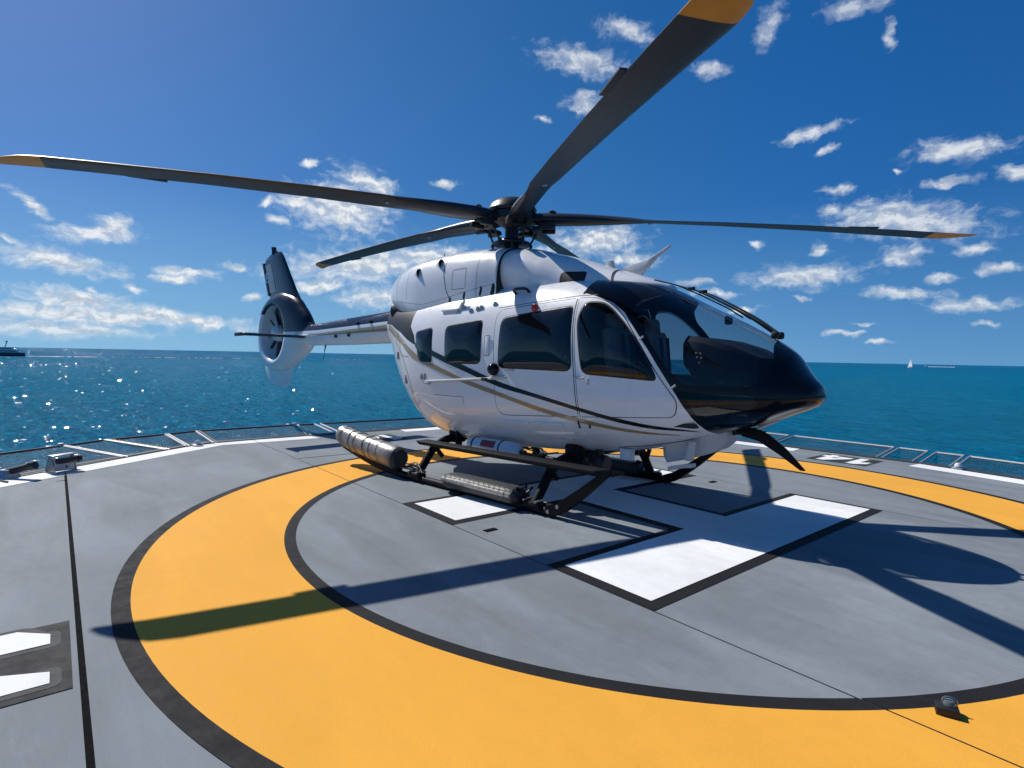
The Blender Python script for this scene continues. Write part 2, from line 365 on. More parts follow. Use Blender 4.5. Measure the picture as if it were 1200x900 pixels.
def xf(geo, loc=(0, 0, 0), rot=None, mir=False):
    v, f = geo
    M = Matrix.Identity(3) if rot is None else (rot if isinstance(rot, Matrix) else Matrix.LocRotScale(None, __import__('mathutils').Euler(rot), None).to_3x3())
    v = [tuple(M @ Vector(p) + Vector(loc)) for p in v]
    if mir:
        v = [(a, -b, c) for a, b, c in v]; f = [tuple(reversed(q)) for q in f]
    return v, f

def mirror(geo):
    return xf(geo, mir=True)

def box(cx, cy, cz, sx, sy, sz, bev=0.0, rot=None, seg=2):
    bm = bmesh.new(); bmesh.ops.create_cube(bm, size=1)
    for v in bm.verts:
        v.co = Vector((v.co.x * sx, v.co.y * sy, v.co.z * sz))
    if bev:
        bmesh.ops.bevel(bm, geom=bm.edges[:], offset=bev, segments=seg, affect='EDGES', profile=0.5)
    g = bm_geo(bm)
    return xf(g, (cx, cy, cz), rot)

def bm_geo(bm):
    bm.verts.index_update()
    g = ([tuple(v.co) for v in bm.verts], [tuple(v.index for v in f.verts) for f in bm.faces])
    bm.free()
    return g

def tube(path, r, n=10, cap=True):
    P = [Vector(p) for p in path]; k = len(P)
    rs = r if isinstance(r, (list, tuple)) else [r] * k
    V, F = [], []
    T = [(P[min(i + 1, k - 1)] - P[max(i - 1, 0)]).normalized() for i in range(k)]
    up = Vector((0, 0, 1)) if abs(T[0].z) < 0.9 else Vector((1, 0, 0))
    a = T[0].cross(up).normalized()
    for i in range(k):
        a = (a - T[i] * a.dot(T[i])).normalized(); b = T[i].cross(a)
        for j in range(n):
            th = 2 * math.pi * j / n
            V.append(tuple(P[i] + (a * math.cos(th) + b * math.sin(th)) * rs[i]))
    for i in range(k - 1):
        for j in range(n):
            F.append((i * n + j, i * n + (j + 1) % n, (i + 1) * n + (j + 1) % n, (i + 1) * n + j))
    F = [tuple(reversed(q)) for q in F]
    if cap:
        F.append(tuple(range(n))); F.append(tuple(reversed(range((k - 1) * n, k * n))))
    return V, F

def spline(pts, n=8):
    """Catmull-Rom through the points"""
    P = [np.array(p, float) for p in pts]; P = [2 * P[0] - P[1]] + P + [2 * P[-1] - P[-2]]
    out = []
    for i in range(1, len(P) - 2):
        for s in range(n):
            t = s / n
            out.append(0.5 * ((2 * P[i]) + (-P[i - 1] + P[i + 1]) * t + (2 * P[i - 1] - 5 * P[i] + 4 * P[i + 1] - P[i + 2]) * t * t + (-P[i - 1] + 3 * P[i] - 3 * P[i + 1] + P[i + 2]) * t ** 3))
    out.append(P[-2])
    return [tuple(p) for p in out]

def lathe(prof, n=24, axis='Z', loc=(0, 0, 0)):
    V, F = [], []
    for (r, z) in prof:
        for j in range(n):
            th = 2 * math.pi * j / n
            p = (r * math.cos(th), r * math.sin(th), z)
            if axis == 'X': p = (p[2], p[0], p[1])
            if axis == 'Y': p = (p[1], p[2], p[0])
            V.append((p[0] + loc[0], p[1] + loc[1], p[2] + loc[2]))
    k = len(prof)
    for i in range(k - 1):
        for j in range(n):
            F.append((i * n + j, i * n + (j + 1) % n, (i + 1) * n + (j + 1) % n, (i + 1) * n + j))
    F.append(tuple(reversed(range(n)))); F.append(tuple(range((k - 1) * n, k * n)))
    return V, F

def prism(poly, lo, hi, axis='Y', bev=0.0):
    """closed polygon (a,b) extruded along an axis; 'Y': (x,z) 'Z': (x,y) 'X': (y,z)"""
    bm = bmesh.new()
    def P(a, b, h):
        return {'Y': (a, h, b), 'Z': (a, b, h), 'X': (h, a, b)}[axis]
    vs = [bm.verts.new(P(a, b, lo)) for a, b in poly]
    f = bm.faces.new(vs)
    r = bmesh.ops.extrude_face_region(bm, geom=[f])
    d = Vector(P(0, 0, hi - lo))
    for v in [g for g in r['geom'] if isinstance(g, bmesh.types.BMVert)]:
        v.co += d
    bmesh.ops.recalc_face_normals(bm, faces=bm.faces[:])
    if bev:
        bmesh.ops.bevel(bm, geom=bm.edges[:], offset=bev, segments=2, affect='EDGES', profile=0.5, clamp_overlap=True)
    bmesh.ops.triangulate(bm, faces=[q for q in bm.faces if len(q.verts) > 4])
    return bm_geo(bm)

def loft(sections, closed=True, caps=True):
    """list of equal-length vertex rings"""
    n = len(sections[0]); V = [tuple(p) for s in sections for p in s]; F = []
    for i in range(len(sections) - 1):
        for j in range(n if closed else n - 1):
            F.append((i * n + j, i * n + (j + 1) % n, (i + 1) * n + (j + 1) % n, (i + 1) * n + j))
    if caps:
        F.append(tuple(reversed(range(n)))); k = len(sections) - 1
        F.append(tuple(range(k * n, (k + 1) * n)))
    return V, F

# ------------------------------------------------------------------ body sections
def pchip(xs, ys, x):
    xs = np.array(xs, float); ys = np.array(ys, float); h = np.diff(xs); d = np.diff(ys) / h
    m = np.zeros_like(ys); m[0] = d[0]; m[-1] = d[-1]
    for i in range(1, len(xs) - 1):
        if d[i - 1] * d[i] > 0:
            w1 = 2 * h[i] + h[i - 1]; w2 = h[i] + 2 * h[i - 1]; m[i] = (w1 + w2) / (w1 / d[i - 1] + w2 / d[i])
    x = np.atleast_1d(x); i = np.clip(np.searchsorted(xs, x) - 1, 0, len(xs) - 2); t = (x - xs[i]) / h[i]
    return ys[i] * (1 + 2 * t) * (1 - t) ** 2 + h[i] * m[i] * t * (1 - t) ** 2 + ys[i + 1] * t * t * (3 - 2 * t) + h[i] * m[i + 1] * t * t * (t - 1)

# x, bottom z, widest z, top z, half width, lower and upper exponents
POD = np.array([
[-4.35,1.80,2.12,2.42,.27,2.0,2.2],[-4.1,1.50,2.08,2.44,.38,2.1,2.3],[-3.8,1.08,2.0,2.46,.53,2.2,2.4],
[-3.4,.77,1.85,2.48,.69,2.4,2.5],[-3.0,.575,1.62,2.50,.82,2.5,2.6],[-2.6,.485,1.50,2.52,.86,2.7,2.8],
[-2.2,.455,1.40,2.54,.88,2.8,3.0],[-1.5,.465,1.35,2.55,.88,2.8,3.0],[-.5,.51,1.35,2.54,.87,2.7,3.0],
[0.0,.555,1.33,2.50,.865,2.6,2.9],[.5,.635,1.30,2.41,.84,2.5,2.7],[.9,.745,1.27,2.21,.79,2.4,2.5],
[1.3,.90,1.25,2.01,.70,2.3,2.3],[1.6,.99,1.25,1.85,.59,2.2,2.2],[1.85,1.10,1.26,1.68,.435,2.1,1.95],
[2.0,1.17,1.275,1.465,.29,2.0,1.95],[2.08,1.225,1.29,1.375,.155,2.0,1.95],[2.11,1.285,1.295,1.30,.01,2.0,2.0]])
COWL = np.array([
[-4.22,2.42,2.62,2.80,.20,2.0,2.0],[-4.1,2.34,2.60,2.88,.36,2.2,2.2],[-3.9,2.27,2.55,2.95,.48,2.4,2.4],
[-3.5,2.15,2.52,3.035,.59,3.0,2.9],[-3.0,1.98,2.44,3.075,.655,3.4,3.2],[-2.4,2.0,2.44,3.085,.67,3.6,3.4],
[-1.9,2.0,2.44,3.065,.66,3.6,3.4],[-1.45,2.0,2.44,3.03,.62,3.6,3.2]])
FAIR = np.array([
[-1.5,2.2,2.70,3.03,.55,2.0,2.5],[-1.25,2.2,2.68,3.0,.55,2.0,2.5],[-.9,2.2,2.56,2.905,.53,2.2,2.4],
[-.5,2.2,2.38,2.79,.48,2.6,2.2],[-.1,2.2,2.36,2.65,.43,2.5,2.2],[.3,2.3,2.38,2.52,.34,2.4,2.0],
[.5,2.33,2.37,2.445,.22,2.2,2.0],[.62,2.33,2.35,2.39,.08,2.0,2.0]])
BOOM = np.array([
[-8.3,1.86,2.03,2.25,.11,2.2,2.2],[-7.6,1.83,2.03,2.26,.15,2.2,2.2],[-6.0,1.83,2.07,2.33,.20,2.2,2.2],
[-4.8,1.84,2.10,2.38,.25,2.2,2.2],[-4.0,1.84,2.12,2.42,.30,2.2,2.2]])

def fair(T, sig=0.13):
    """dense, faired copy of a station table"""
    xs = np.linspace(T[0, 0], T[-1, 0], 500); dx = xs[1] - xs[0]; out = [xs]
    k = np.exp(-0.5 * (np.arange(-60, 61) * dx / sig) ** 2); k /= k.sum()
    f = np.clip(np.minimum(xs - xs[0], (1.9 - xs)) / 0.5, 0, 1); f = f * f * (3 - 2 * f)
    for c in range(1, 7):
        v = pchip(T[:, 0], T[:, c], xs); p = np.concatenate([2 * v[0] - v[60:0:-1], v, 2 * v[-1] - v[-2:-62:-1]])
        out.append(v + (np.convolve(p, k, 'valid') - v) * f)
    return np.stack(out, 1)
POD = fair(POD)
def par(T, x):
    if len(T) > 100: return [np.interp(x, T[:, 0], T[:, k]) for k in range(1, 7)]
    return [pchip(T[:, 0], T[:, k], x) for k in range(1, 7)]

def section(T, x, t):
    zb, zw, zt, w, nl, nu = par(T, x)
    a = np.abs(t) * np.pi / 2; n = np.where(t >= 0, nu, nl)
    y = w * np.abs(np.cos(a)) ** (2 / n)
    z = np.where(t >= 0, zw + (zt - zw) * np.sin(a) ** (2 / n), zw - (zw - zb) * np.sin(a) ** (2 / n))
    return y, z

def side_y(T, x, z):
    """half width of the body at (x, z)"""
    zb, zw, zt, w, nl, nu = [float(np.ravel(v)[0]) for v in par(T, np.atleast_1d(x))]
    q = (z - zw) / (zt - zw) if z >= zw else (zw - z) / (zw - zb)
    n = nu if z >= zw else nl
    return w * (1 - min(1, max(0, q)) ** n) ** (1 / n)

def body_bm(T, xs, nt):
    """bmesh of the whole skin, outward normals, with its analytic vertex normals in a layer"""
    tt = np.linspace(-1, 1, 2001); xm = -1.5 if len(T) > 100 else T[len(T) // 2, 0]
    yy, zz = section(T, np.full(2001, xm), tt)
    ln = np.concatenate([[0], np.cumsum(np.hypot(np.diff(yy), np.diff(zz)))])
    ts = np.interp(np.linspace(0, ln[-1], nt), ln, tt)
    X, Tt = np.meshgrid(xs, ts, indexing='ij')
    y, z = section(T, X.ravel(), Tt.ravel()); Y = y.reshape(X.shape); Z = z.reshape(X.shape)
    ring = 2 * nt - 2; bm = bmesh.new(); grid = []
    for i in range(len(xs)):
        row = [bm.verts.new((X[i, j], -Y[i, j], Z[i, j])) for j in range(nt)]
        row += [bm.verts.new((X[i, j], Y[i, j], Z[i, j])) for j in range(nt - 2, 0, -1)]
        grid.append(row)
    for i in range(len(xs) - 1):
        for j in range(ring):
            k = (j + 1) % ring
            bm.faces.new((grid[i][j], grid[i + 1][j], grid[i + 1][k], grid[i][k]))
    bm.faces.new(grid[-1]); bm.faces.new(list(reversed(grid[0])))
    bmesh.ops.recalc_face_normals(bm, faces=bm.faces[:])
    bm.normal_update()
    L = bm.verts.layers.float_vector.new('nrm')
    for v in bm.verts:
        v[L] = v.normal
    return bm, L

def poly_sdf(poly, x, z):
    """signed distance, negative inside"""
    P = np.array(poly, float); n = len(P); d = np.full(x.shape, 1e9); ins = np.zeros(x.shape, bool)
    for i in range(n):
        a, b = P[i], P[(i + 1) % n]; e = b - a
        t = np.clip(((x - a[0]) * e[0] + (z - a[1]) * e[1]) / (e @ e + 1e-12), 0, 1)
        d = np.minimum(d, np.hypot(x - a[0] - t * e[0], z - a[1] - t * e[1]))
        c = (a[1] > z) != (b[1] > z)
        with np.errstate(divide='ignore', invalid='ignore'):
            xi = a[0] + (z - a[1]) * e[0] / (e[1] if e[1] != 0 else 1e-12)
        ins ^= c & (x < xi)
    return np.where(ins, -d, d)

def cut(bm, fld):
    """split the faces of bm along the zero line of fld(x, y, z)"""
    V = list(bm.verts); co = np.array([v.co for v in V])
    ph = fld(co[:, 0], co[:, 1], co[:, 2]); ph[np.abs(ph) < 2e-5] = 2e-5
    for i, v in enumerate(V):
        v.index = i
    new = []
    for e in list(bm.edges):
        a, b = e.verts; pa, pb = ph[a.index], ph[b.index]
        if pa * pb < 0:
            A, B = a.co.copy(), b.co.copy(); lo, hi = 0.0, 1.0
            for _ in range(7):
                mid = (lo + hi) / 2; q = A.lerp(B, mid)
                s = fld(np.array([q.x]), np.array([q.y]), np.array([q.z]))[0]
                if s * pa > 0: lo = mid
                else: hi = mid
            _, nv = bmesh.utils.edge_split(e, a, min(0.999, max(0.001, (lo + hi) / 2)))
            new.append(nv)
    if new:
        bmesh.ops.connect_verts(bm, verts=new)

def rounded(poly, r, n=5):
    """round the corners of a polygon"""
    out = []; k = len(poly)
    for i in range(k):
        p0, p, p1 = [np.array(poly[(i + d) % k], float) for d in (-1, 0, 1)]
        rr = r[i] if isinstance(r, (list, tuple)) else r
        a = p0 - p; b = p1 - p; rr = min(rr, np.linalg.norm(a) / 2.05, np.linalg.norm(b) / 2.05)
        if rr < 1e-4:
            out.append(tuple(p)); continue
        A = p + a / np.linalg.norm(a) * rr; B = p + b / np.linalg.norm(b) * rr
        for s in range(n + 1):
            t = s / n; q = (1 - t) ** 2 * A + 2 * t * (1 - t) * p + t * t * B
            out.append(tuple(q))
    return out

# ------------------------------------------------------------------ sea, deck
sea_n = Vector((0.0108347, -0.0079178, 0.99991)).normalized()
def build_sea():
    rs = [0, 40, 120, 400, 1500, 6000, 30000]; n = 96; V = [(0, 0, 0)]; F = []
    for r in rs[1:]:
        V += [(r * math.cos(2 * math.pi * j / n), r * math.sin(2 * math.pi * j / n), 0) for j in range(n)]
    for j in range(n):
        F.append((0, 1 + j, 1 + (j + 1) % n))
    for i in range(len(rs) - 2):
        a = 1 + i * n; b = a + n
        for j in range(n):
            F.append((a + j, b + j, b + (j + 1) % n, a + (j + 1) % n))
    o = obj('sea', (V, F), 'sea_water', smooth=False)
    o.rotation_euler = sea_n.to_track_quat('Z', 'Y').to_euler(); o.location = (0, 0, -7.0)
    tag(o, 'turquoise blue sea with small waves out to the horizon', kind='structure')
build_sea()
def on_sea(x, y, up=0.0):
    return (x, y, -7.0 - (sea_n.x * x + sea_n.y * y) / sea_n.z + up)

def build_ripples():
    """steep little wave crests, each a ridge with a windward and a lee face"""
    rng = np.random.default_rng(5); n = 26000
    u = rng.random(n); r = (math.sqrt(14) + (math.sqrt(420) - math.sqrt(14)) * u) ** 2
    az = np.radians(rng.uniform(78, 212, n)); cx, cy = r * np.cos(az), r * np.sin(az)
    th = np.radians(25 + rng.normal(0, 38, n)); L = (.17 + .0019 * r) * rng.uniform(.5, 1.5, n); W = (.10 + .0012 * r) * rng.uniform(.5, 1.4, n)
    sl = np.abs(rng.normal(0, .185, n)) + .03; H = sl * W
    V, F = [], []
    dx, dy = np.cos(th), np.sin(th)
    for k in range(n):
        a, b = dx[k] * L[k], dy[k] * L[k]; p, q = -dy[k] * W[k], dx[k] * W[k]
        x, y = cx[k], cy[k]; m = len(V)
        for (px, py, h) in ((x - a * .5 + p, y - b * .5 + q, -.01), (x + a * .5 + p, y + b * .5 + q, -.01), (x + a, y + b, H[k] * .4), (x - a, y - b, H[k] * .4), (x - a * .5 - p, y - b * .5 - q, -.01), (x + a * .5 - p, y + b * .5 - q, -.01), (x, y, H[k])):
            V.append(on_sea(px, py, h))
        F += [(m, m + 1, m + 6), (m + 1, m + 2, m + 6), (m + 3, m, m + 6), (m + 4, m + 6, m + 5), (m + 5, m + 6, m + 2), (m + 4, m + 3, m + 6)]
    me = bpy.data.meshes.new('wave_crests'); me.from_pydata(V, [], F); me.materials.append(MATS['ripple_water']); me.update()
    o = bpy.data.objects.new('wave_crests', me); COL.objects.link(o)
    tag(o, 'small steep wave crests catching the sun across the near sea', 'waves', kind='stuff')
build_ripples()

DECK = [(-7.42, -2.8), (-7.48, 2.7), (-4.5, 6.08), (1.0, 6.08), (4.5, 5.25), (8.0, 2.8), (9.2, -2.0), (7.5, -8.0), (2.0, -10.0), (-2.6, -9.0)]
SEAMS = [-6.9, -4.83, -2.045, 2.045, 4.86]

def clip_poly(poly, y0, y1):
    def half(P, s, c):
        out = []
        for i in range(len(P)):
            a, b = P[i], P[(i + 1) % len(P)]; da, db = s * (a[1] - c), s * (b[1] - c)
            if da >= 0: out.append(a)
            if da * db < 0:
                t = da / (da - db); out.append((a[0] + (b[0] - a[0]) * t, a[1] + (b[1] - a[1]) * t))
        return out
    P = half(poly, 1, y0)
    return half(P, -1, y1) if P else P

deck = empty('helideck'); tag(deck, 'grey steel helicopter deck with painted landing circle', kind='structure')
def build_deck():
    g = 0.006
    ys = [-20] + SEAMS + [20]
    for i in range(len(ys) - 1):
        w = 0.014 if abs(ys[i] + 4.83) < .01 else g
        w2 = 0.014 if abs(ys[i + 1] + 4.83) < .01 else g
        P = clip_poly(DECK, ys[i] + w, ys[i + 1] - w2)
        if len(P) >= 3:
            obj('deck_panel', prism(P, -0.06, 0.0, 'Z'), 'deck_grey', deck, smooth=False)
    for sy in SEAMS:
        w = 0.0135 if abs(sy + 4.83) < .01 else 0.0055
        obj('joint_sealant', prism(clip_poly(DECK, sy - w, sy + w), -0.055, -0.0035, 'Z'), 'gutter', deck, smooth=False)
    big = [(x * 1.004, y * 1.004) for x, y in DECK]
    obj('deck_beam', prism(big, -0.5, -0.063, 'Z'), 'gutter', deck, smooth=False)
    # dark edge channel round the deck
    V, F = [], []
    n = len(DECK); cx = 0
    ring = []
    for s in (1.0005, 1.022):
        ring.append([(x * s, y * s) for x, y in DECK])
    for z in (-0.30, 0.012):
        for rr in ring:
            V += [(x, y, z) for x, y in rr]
    a, b, c, d = 0, n, 2 * n, 3 * n
    for j in range(n):
        k = (j + 1) % n
        F += [(c + j, d + j, d + k, c + k), (b + j, b + k, d + k, d + j), (a + j, c + j, c + k, a + k), (a + j, a + k, b + k, b + j)]
    obj('edge_channel', (V, F), 'rail_dark', deck, smooth=False)

def paint(name, polys, z, mat, parent=deck):
    """flat paint film: each polygon is cut along the panel joints"""
    bm = bmesh.new()
    for P in polys:
        f = bm.faces.new([bm.verts.new((x, y, z)) for x, y in P])
    for s in SEAMS:
        for e, sg in ((0.0055, 1), (-0.0055, -1)):
            bmesh.ops.bisect_plane(bm, geom=bm.verts[:] + bm.edges[:] + bm.faces[:], plane_co=(0, s + e, 0), plane_no=(0, 1, 0))
    dead = [f for f in bm.faces if any(abs(f.calc_center_median().y - s) < 0.0055 for s in SEAMS)]
    bmesh.ops.delete(bm, geom=dead, context='FACES')
    for f in bm.faces:
        if f.normal.z < 0: f.normal_flip()
    bm.normal_update()
    for f in bm.faces:
        if f.normal.z < 0: f.normal_flip()
    return obj(name, bm_geo(bm), mat, parent, smooth=False, flat=True)

def annulus(r0, r1, n=220):
    out = []
    for j in range(n):
        a, b = 2 * math.pi * j / n, 2 * math.pi * (j + 1) / n
        out.append([(r0 * math.cos(a), r0 * math.sin(a)), (r1 * math.cos(a), r1 * math.sin(a)), (r1 * math.cos(b), r1 * math.sin(b)), (r0 * math.cos(b), r0 * math.sin(b))])
    return out

def rect(x0, x1, y0, y1):
    return [(x0, y0), (x1, y0), (x1, y1), (x0, y1)]

def number_14(cx, cy, rz, patch):
    """painted number 14, digits read facing +Y before turning; patch = half sizes of the dark ground"""
    c, s = math.cos(rz), math.sin(rz)
    T = lambda P: [(cx + c * x - s * y, cy + s * x + c * y) for x, y in P]
    paint('number_ground', [T(rect(-patch[0], patch[0], -patch[1], patch[1]))], 0.004, 'deck_black_worn')
    h = patch[1] * 0.83
    one = [[(-.27, -h), (-.14, -h), (-.14, h), (-.27, h)], [(-.27, h), (-.27, h - .24), (-.40, h - .36), (-.40, h - .14)]]
    four = [[(.20, -h), (.32, -h), (.32, h), (.20, h)],
            [(.20, h), (-.06, -.12), (.06, -.12), (.20, h - .32)],
            [(-.06, -.12), (-.06, -.25), (.20, -.25), (.20, -.12)],
            [(.32, -.25), (.40, -.25), (.40, -.12), (.32, -.12)]]
    # repainted halo of paler black round each stroke
    for k, P in enumerate(one + four):
        m_ = np.mean(np.array(P), axis=0)
        H = [tuple(m_ + (np.array(p) - m_) * (1 + .045 / max(.04, abs(p[i_] - m_[i_]))) if False else np.array(p) + np.sign(np.array(p) - m_) * .045) for p in P for i_ in (0,)]
        paint('number_halo', [T(rounded(H, .05, 3))], 0.0052 + .0003 * k, 'deck_black_pale')
    paint('number_digits', [T(P) for P in one + four], 0.0085, 'deck_white')

build_deck()
def build_markings():
    paint('circle_border', annulus(4.585, 4.685), 0.004, 'deck_black')
    paint('landing_circle', annulus(3.592, 4.585), 0.004, 'deck_yellow')
    paint('circle_border', annulus(3.50, 3.592), 0.004, 'deck_black')
    x = 0.06
    B = [rect(x - 1.635, x - .65, -2.04, 2.04), rect(x + .65, x + 1.635, -2.04, 2.04), rect(x - .65, x + .65, -.46, .46)]
    W = [rect(x - 1.54, x - .745, -1.945, 1.96), rect(x + .745, x + 1.54, -1.945, 1.96), rect(x - .745, x + .745, -.365, .365)]
    paint('letter_h_border', B, 0.004, 'deck_black')
    paint('letter_h', W, 0.008, 'deck_white')
    # white perimeter line, broken at the numbers
    def band(p, q, inset0, inset1, t0=0.0, t1=1.0):
        p = np.array(p, float); q = np.array(q, float); d = q - p; L = np.linalg.norm(d); d /= L
        n = np.array([d[1], -d[0]])
        if n @ (p + q) > 0: n = -n
        a, b = p + d * L * t0, p + d * L * t1
        return [tuple(a + n * inset0), tuple(b + n * inset0), tuple(b + n * inset1), tuple(a + n * inset1)]
    i0, i1 = 0.02, 0.42
    c0, c1 = np.array(DECK[0]), np.array(DECK[1])
    def corner_in(k, ins):
        a, b, c = [np.array(DECK[(k + d) % len(DECK)], float) for d in (-1, 0, 1)]
        def nl(p, q):
            d = (q - p) / np.linalg.norm(q - p); n = np.array([d[1], -d[0]])
            if n @ (p + q) > 0: n = -n
            return n
        n1, n2 = nl(a, b), nl(b, c)
        return b + (n1 + n2) / (1 + n1 @ n2) * ins
    polys = []
    k = len(DECK)
    def seg(i, t0=0, t1=1):
        j = (i + 1) % k
        a0, b0, a1, b1 = corner_in(i, i0), corner_in(j, i0), corner_in(i, i1), corner_in(j, i1)
        L = lambda u, v, t: tuple(u + (v - u) * t)
        return [L(a0, b0, t0), L(a0, b0, t1), L(a1, b1, t1), L(a1, b1, t0)]
    polys.append(seg(9))
    polys.append(seg(0, 0, 0.335)); polys.append(seg(0, 0.70, 1))
    polys.append(seg(1)); polys.append(seg(2, 0, 0.655))
    polys.append(seg(2, 1.0, 1.0001)) if False else None
    polys.append(seg(3)); polys.append(seg(4)); polys.append(seg(5)); polys.append(seg(6))
    paint('perimeter_line', [p for p in polys if p], 0.004, 'deck_white')
    number_14(0.10, 5.42, math.pi, (0.45, 0.42))
    number_14(0.135, -5.36, 0.0, (0.42, 0.49))
    number_14(-6.42, 0.05, -math.pi / 2, (0.45, 0.45))
    for (px, py) in ((-0.25, -1.85), (-0.217, 1.84)):
        obj('tie_down_pocket', box(px, py, 0.004, 0.06, 0.13, 0.006), 'gutter', deck, smooth=False)
    # short transverse joint at the aft end of the port panel
    obj('panel_joint', box(-4.95, -1.2, 0.001, 0.02, 1.64, 0.003), 'gutter', deck, smooth=False)
    obj('panel_joint', box(-4.93, -4.87, 0.001, 0.02, 0.10, 0.003), 'gutter', deck, smooth=False)
build_markings()

# ------------------------------------------------------------------ safety net round the edge
def net_frame(i0, i1, o0, o1, label, rope=False, dark=(0, 0), knob=False, bar='rail_grey'):
    """one hinged net frame: inner edge at deck level, outer rail a little higher"""
    I0, I1 = Vector((*i0, 0.0)), Vector((*i1, 0.0)); O0, O1 = Vector((*o0, 0.07)), Vector((*o1, 0.07))
    c = (I0 + I1 + O0 + O1) / 4
    root = empty('safety_net', (c.x, c.y, 0))
    tag(root, label, 'safety net', 'net frames hinged along the deck edge')
    L = lambda p: tuple(p - Vector((c.x, c.y, 0)))
    obj('outer_rail', tube([L(O0), L(O1)], 0.020, 8), 'rail_white' if not dark[0] else 'rail_dark', root)
    obj('inner_rail', tube([L(I0), L(I1)], 0.022, 8), 'rail_dark', root)
    for (a, b, dk) in ((I0, O0, dark[1]), (I1, O1, dark[1])):
        obj('side_bar', tube([L(a), L(b)], 0.018, 8), bar if not dk else 'rail_dark', root)
    if rope:
        pts = [I0.lerp(O0, t / 40) + (I1 - I0).normalized() * (0.07 + 0.012 * math.sin(t * 2.4)) + Vector((0, 0, 0.01 * math.cos(t * 2.4))) for t in range(41)]
        obj('lashing_rope', tube([L(p) for p in pts], 0.016, 6), 'rope_tan', root)
    if knob:
        obj('hinge_block', xf(box(0, 0, 0.02, 0.08, 0.08, 0.06, 0.015), L(O1)), 'rail_white', root)
    # netting: knotted cords in both directions, sagging a little between the rails
    V, F = [], []
    wid = max((I1 - I0).length, (O1 - O0).length); dep = ((O0 + O1) / 2 - (I0 + I1) / 2).length
    nu, nv = max(3, int(wid / 0.05)), max(3, int(dep / 0.05))
    def pt(u, v):
        p = I0.lerp(I1, u).lerp(O0.lerp(O1, u), v); p.z -= 0.10 * 4 * v * (1 - v) * min(1.0, 8 * u * (1 - u))
        return p
    hw = 0.0055
    def strip(p, q, side):
        n = len(V)
        V.extend([L(p - side * hw), L(p + side * hw), L(q + side * hw), L(q - side * hw)]); F.append((n, n + 1, n + 2, n + 3))
    du = (I1 - I0).normalized(); dv = (O0 - I0).normalized()
    for a in range(1, nu):
        for b in range(4):
            strip(pt(a / nu, b / 4), pt(a / nu, (b + 1) / 4), du)
    for b in range(1, nv):
        for a in range(6):
            strip(pt(a / 6, b / nv), pt((a + 1) / 6, b / nv), dv)
    n = obj('netting', (V, F), 'net_green', root, smooth=False)
    n['kind'] = 'stuff'
    return root

net_frame((-4.5, -6.75), (-6.45, -4.12), (-5.85, -7.6), (-7.74, -4.86), 'dark railed net frame behind the steel floodlight bracket at deck edge', dark=(1, 0), knob=True, bar='rail_white')
net_frame((-6.47, -4.07), (-6.9, -3.5), (-7.76, -4.81), (-8.19, -4.28), 'narrow net frame between pale bars beside the floodlight bracket', dark=(1, 0), bar='rail_white')
net_frame((-6.93, -3.46), (-7.16, -3.18), (-8.21, -4.24), (-8.53, -3.32), 'corner net frame with a rope lashed along its bar', rope=True, dark=(1, 0), bar='rail_white')
net_frame((-7.18, -3.13), (-7.32, -2.72), (-8.54, -3.27), (-8.78, -2.76), 'small net frame between two white bars right after the roped corner frame', dark=(1, 0), bar='rail_white')
net_frame((-7.35, -2.67), (-7.54, -0.98), (-8.79, -2.70), (-8.9, -0.80), 'long dark railed net frame at left beyond the number one four ground', dark=(1, 1), knob=True)
net_frame((-7.55, -0.90), (-7.56, -0.40), (-8.9, -0.72), (-8.86, -0.36), 'short net frame left of the rear silver float bag', dark=(1, 0), bar='rail_white')
net_frame((-7.56, -0.26), (-7.56, 2.6), (-8.86, -0.22), (-8.86, 2.6), 'long net frame seen behind the rear silver float bag', dark=(1, 0), bar='rail_white')
net_frame((-4.4, 6.17), (-1.64, 6.17), (-4.4, 7.45), (-1.74, 7.45), 'net frame behind the helicopter nose and wire cutter')
net_frame((-1.50, 6.17), (0.33, 6.17), (-1.62, 7.45), (0.26, 7.38), 'white railed net frame beyond the far painted number')
net_frame((0.42, 6.17), (0.86, 6.17), (0.35, 7.36), (0.80, 7.33), 'short net frame just right of the far painted number')
net_frame((0.98, 6.17), (1.38, 6.10), (0.93, 7.29), (1.33, 7.27), 'short net frame at the start of the far white line')
net_frame((1.46, 6.08), (4.5, 5.38), (1.42, 7.24), (4.75, 6.45), 'long net frame running out of the picture at far right')

# ------------------------------------------------------------------ deck fittings
def floodlight():
    r = empty('deck_floodlight', (-5.62, -4.86, 0), R(32))
    tag(r, 'steel bracket with dark lamp barrel standing on the white line at deck edge', 'floodlight')
    r.scale = (.72, .66, .72)
    obj('base_plate', box(0, 0, 0.012, 0.34, 0.46, 0.024, 0.004), 'steel', r)
    for y0 in (-.21, .19):
        obj('bracket', prism([(-.16, .024), (.10, .024), (.02, .30), (-.06, .30)], y0, y0 + .02, 'Y'), 'steel', r, smooth=False)
    obj('front_plate', box(0.055, 0, 0.15, 0.02, 0.37, 0.24, 0.004, rot=(0, R(-8), 0)), 'light_grey', r)
    obj('hood', box(0.0, 0, 0.315, 0.16, 0.44, 0.02, 0.006), 'steel', r)
    obj('lamp_barrel', tube([(0.11, -.17, .22), (0.11, .2, .22)], [0.05, 0.05], 14), 'dark_metal', r)
    obj('lamp_barrel', tube([(0.11, .2, .22), (0.11, .26, .22)], [0.066, 0.066], 14), 'rubber', r)
    obj('bolt', lathe([(0.02, 0), (0.02, .012), (0.0, .014)], 8, 'X', (0.07, 0.03, .10)), 'dark_metal', r)
floodlight()

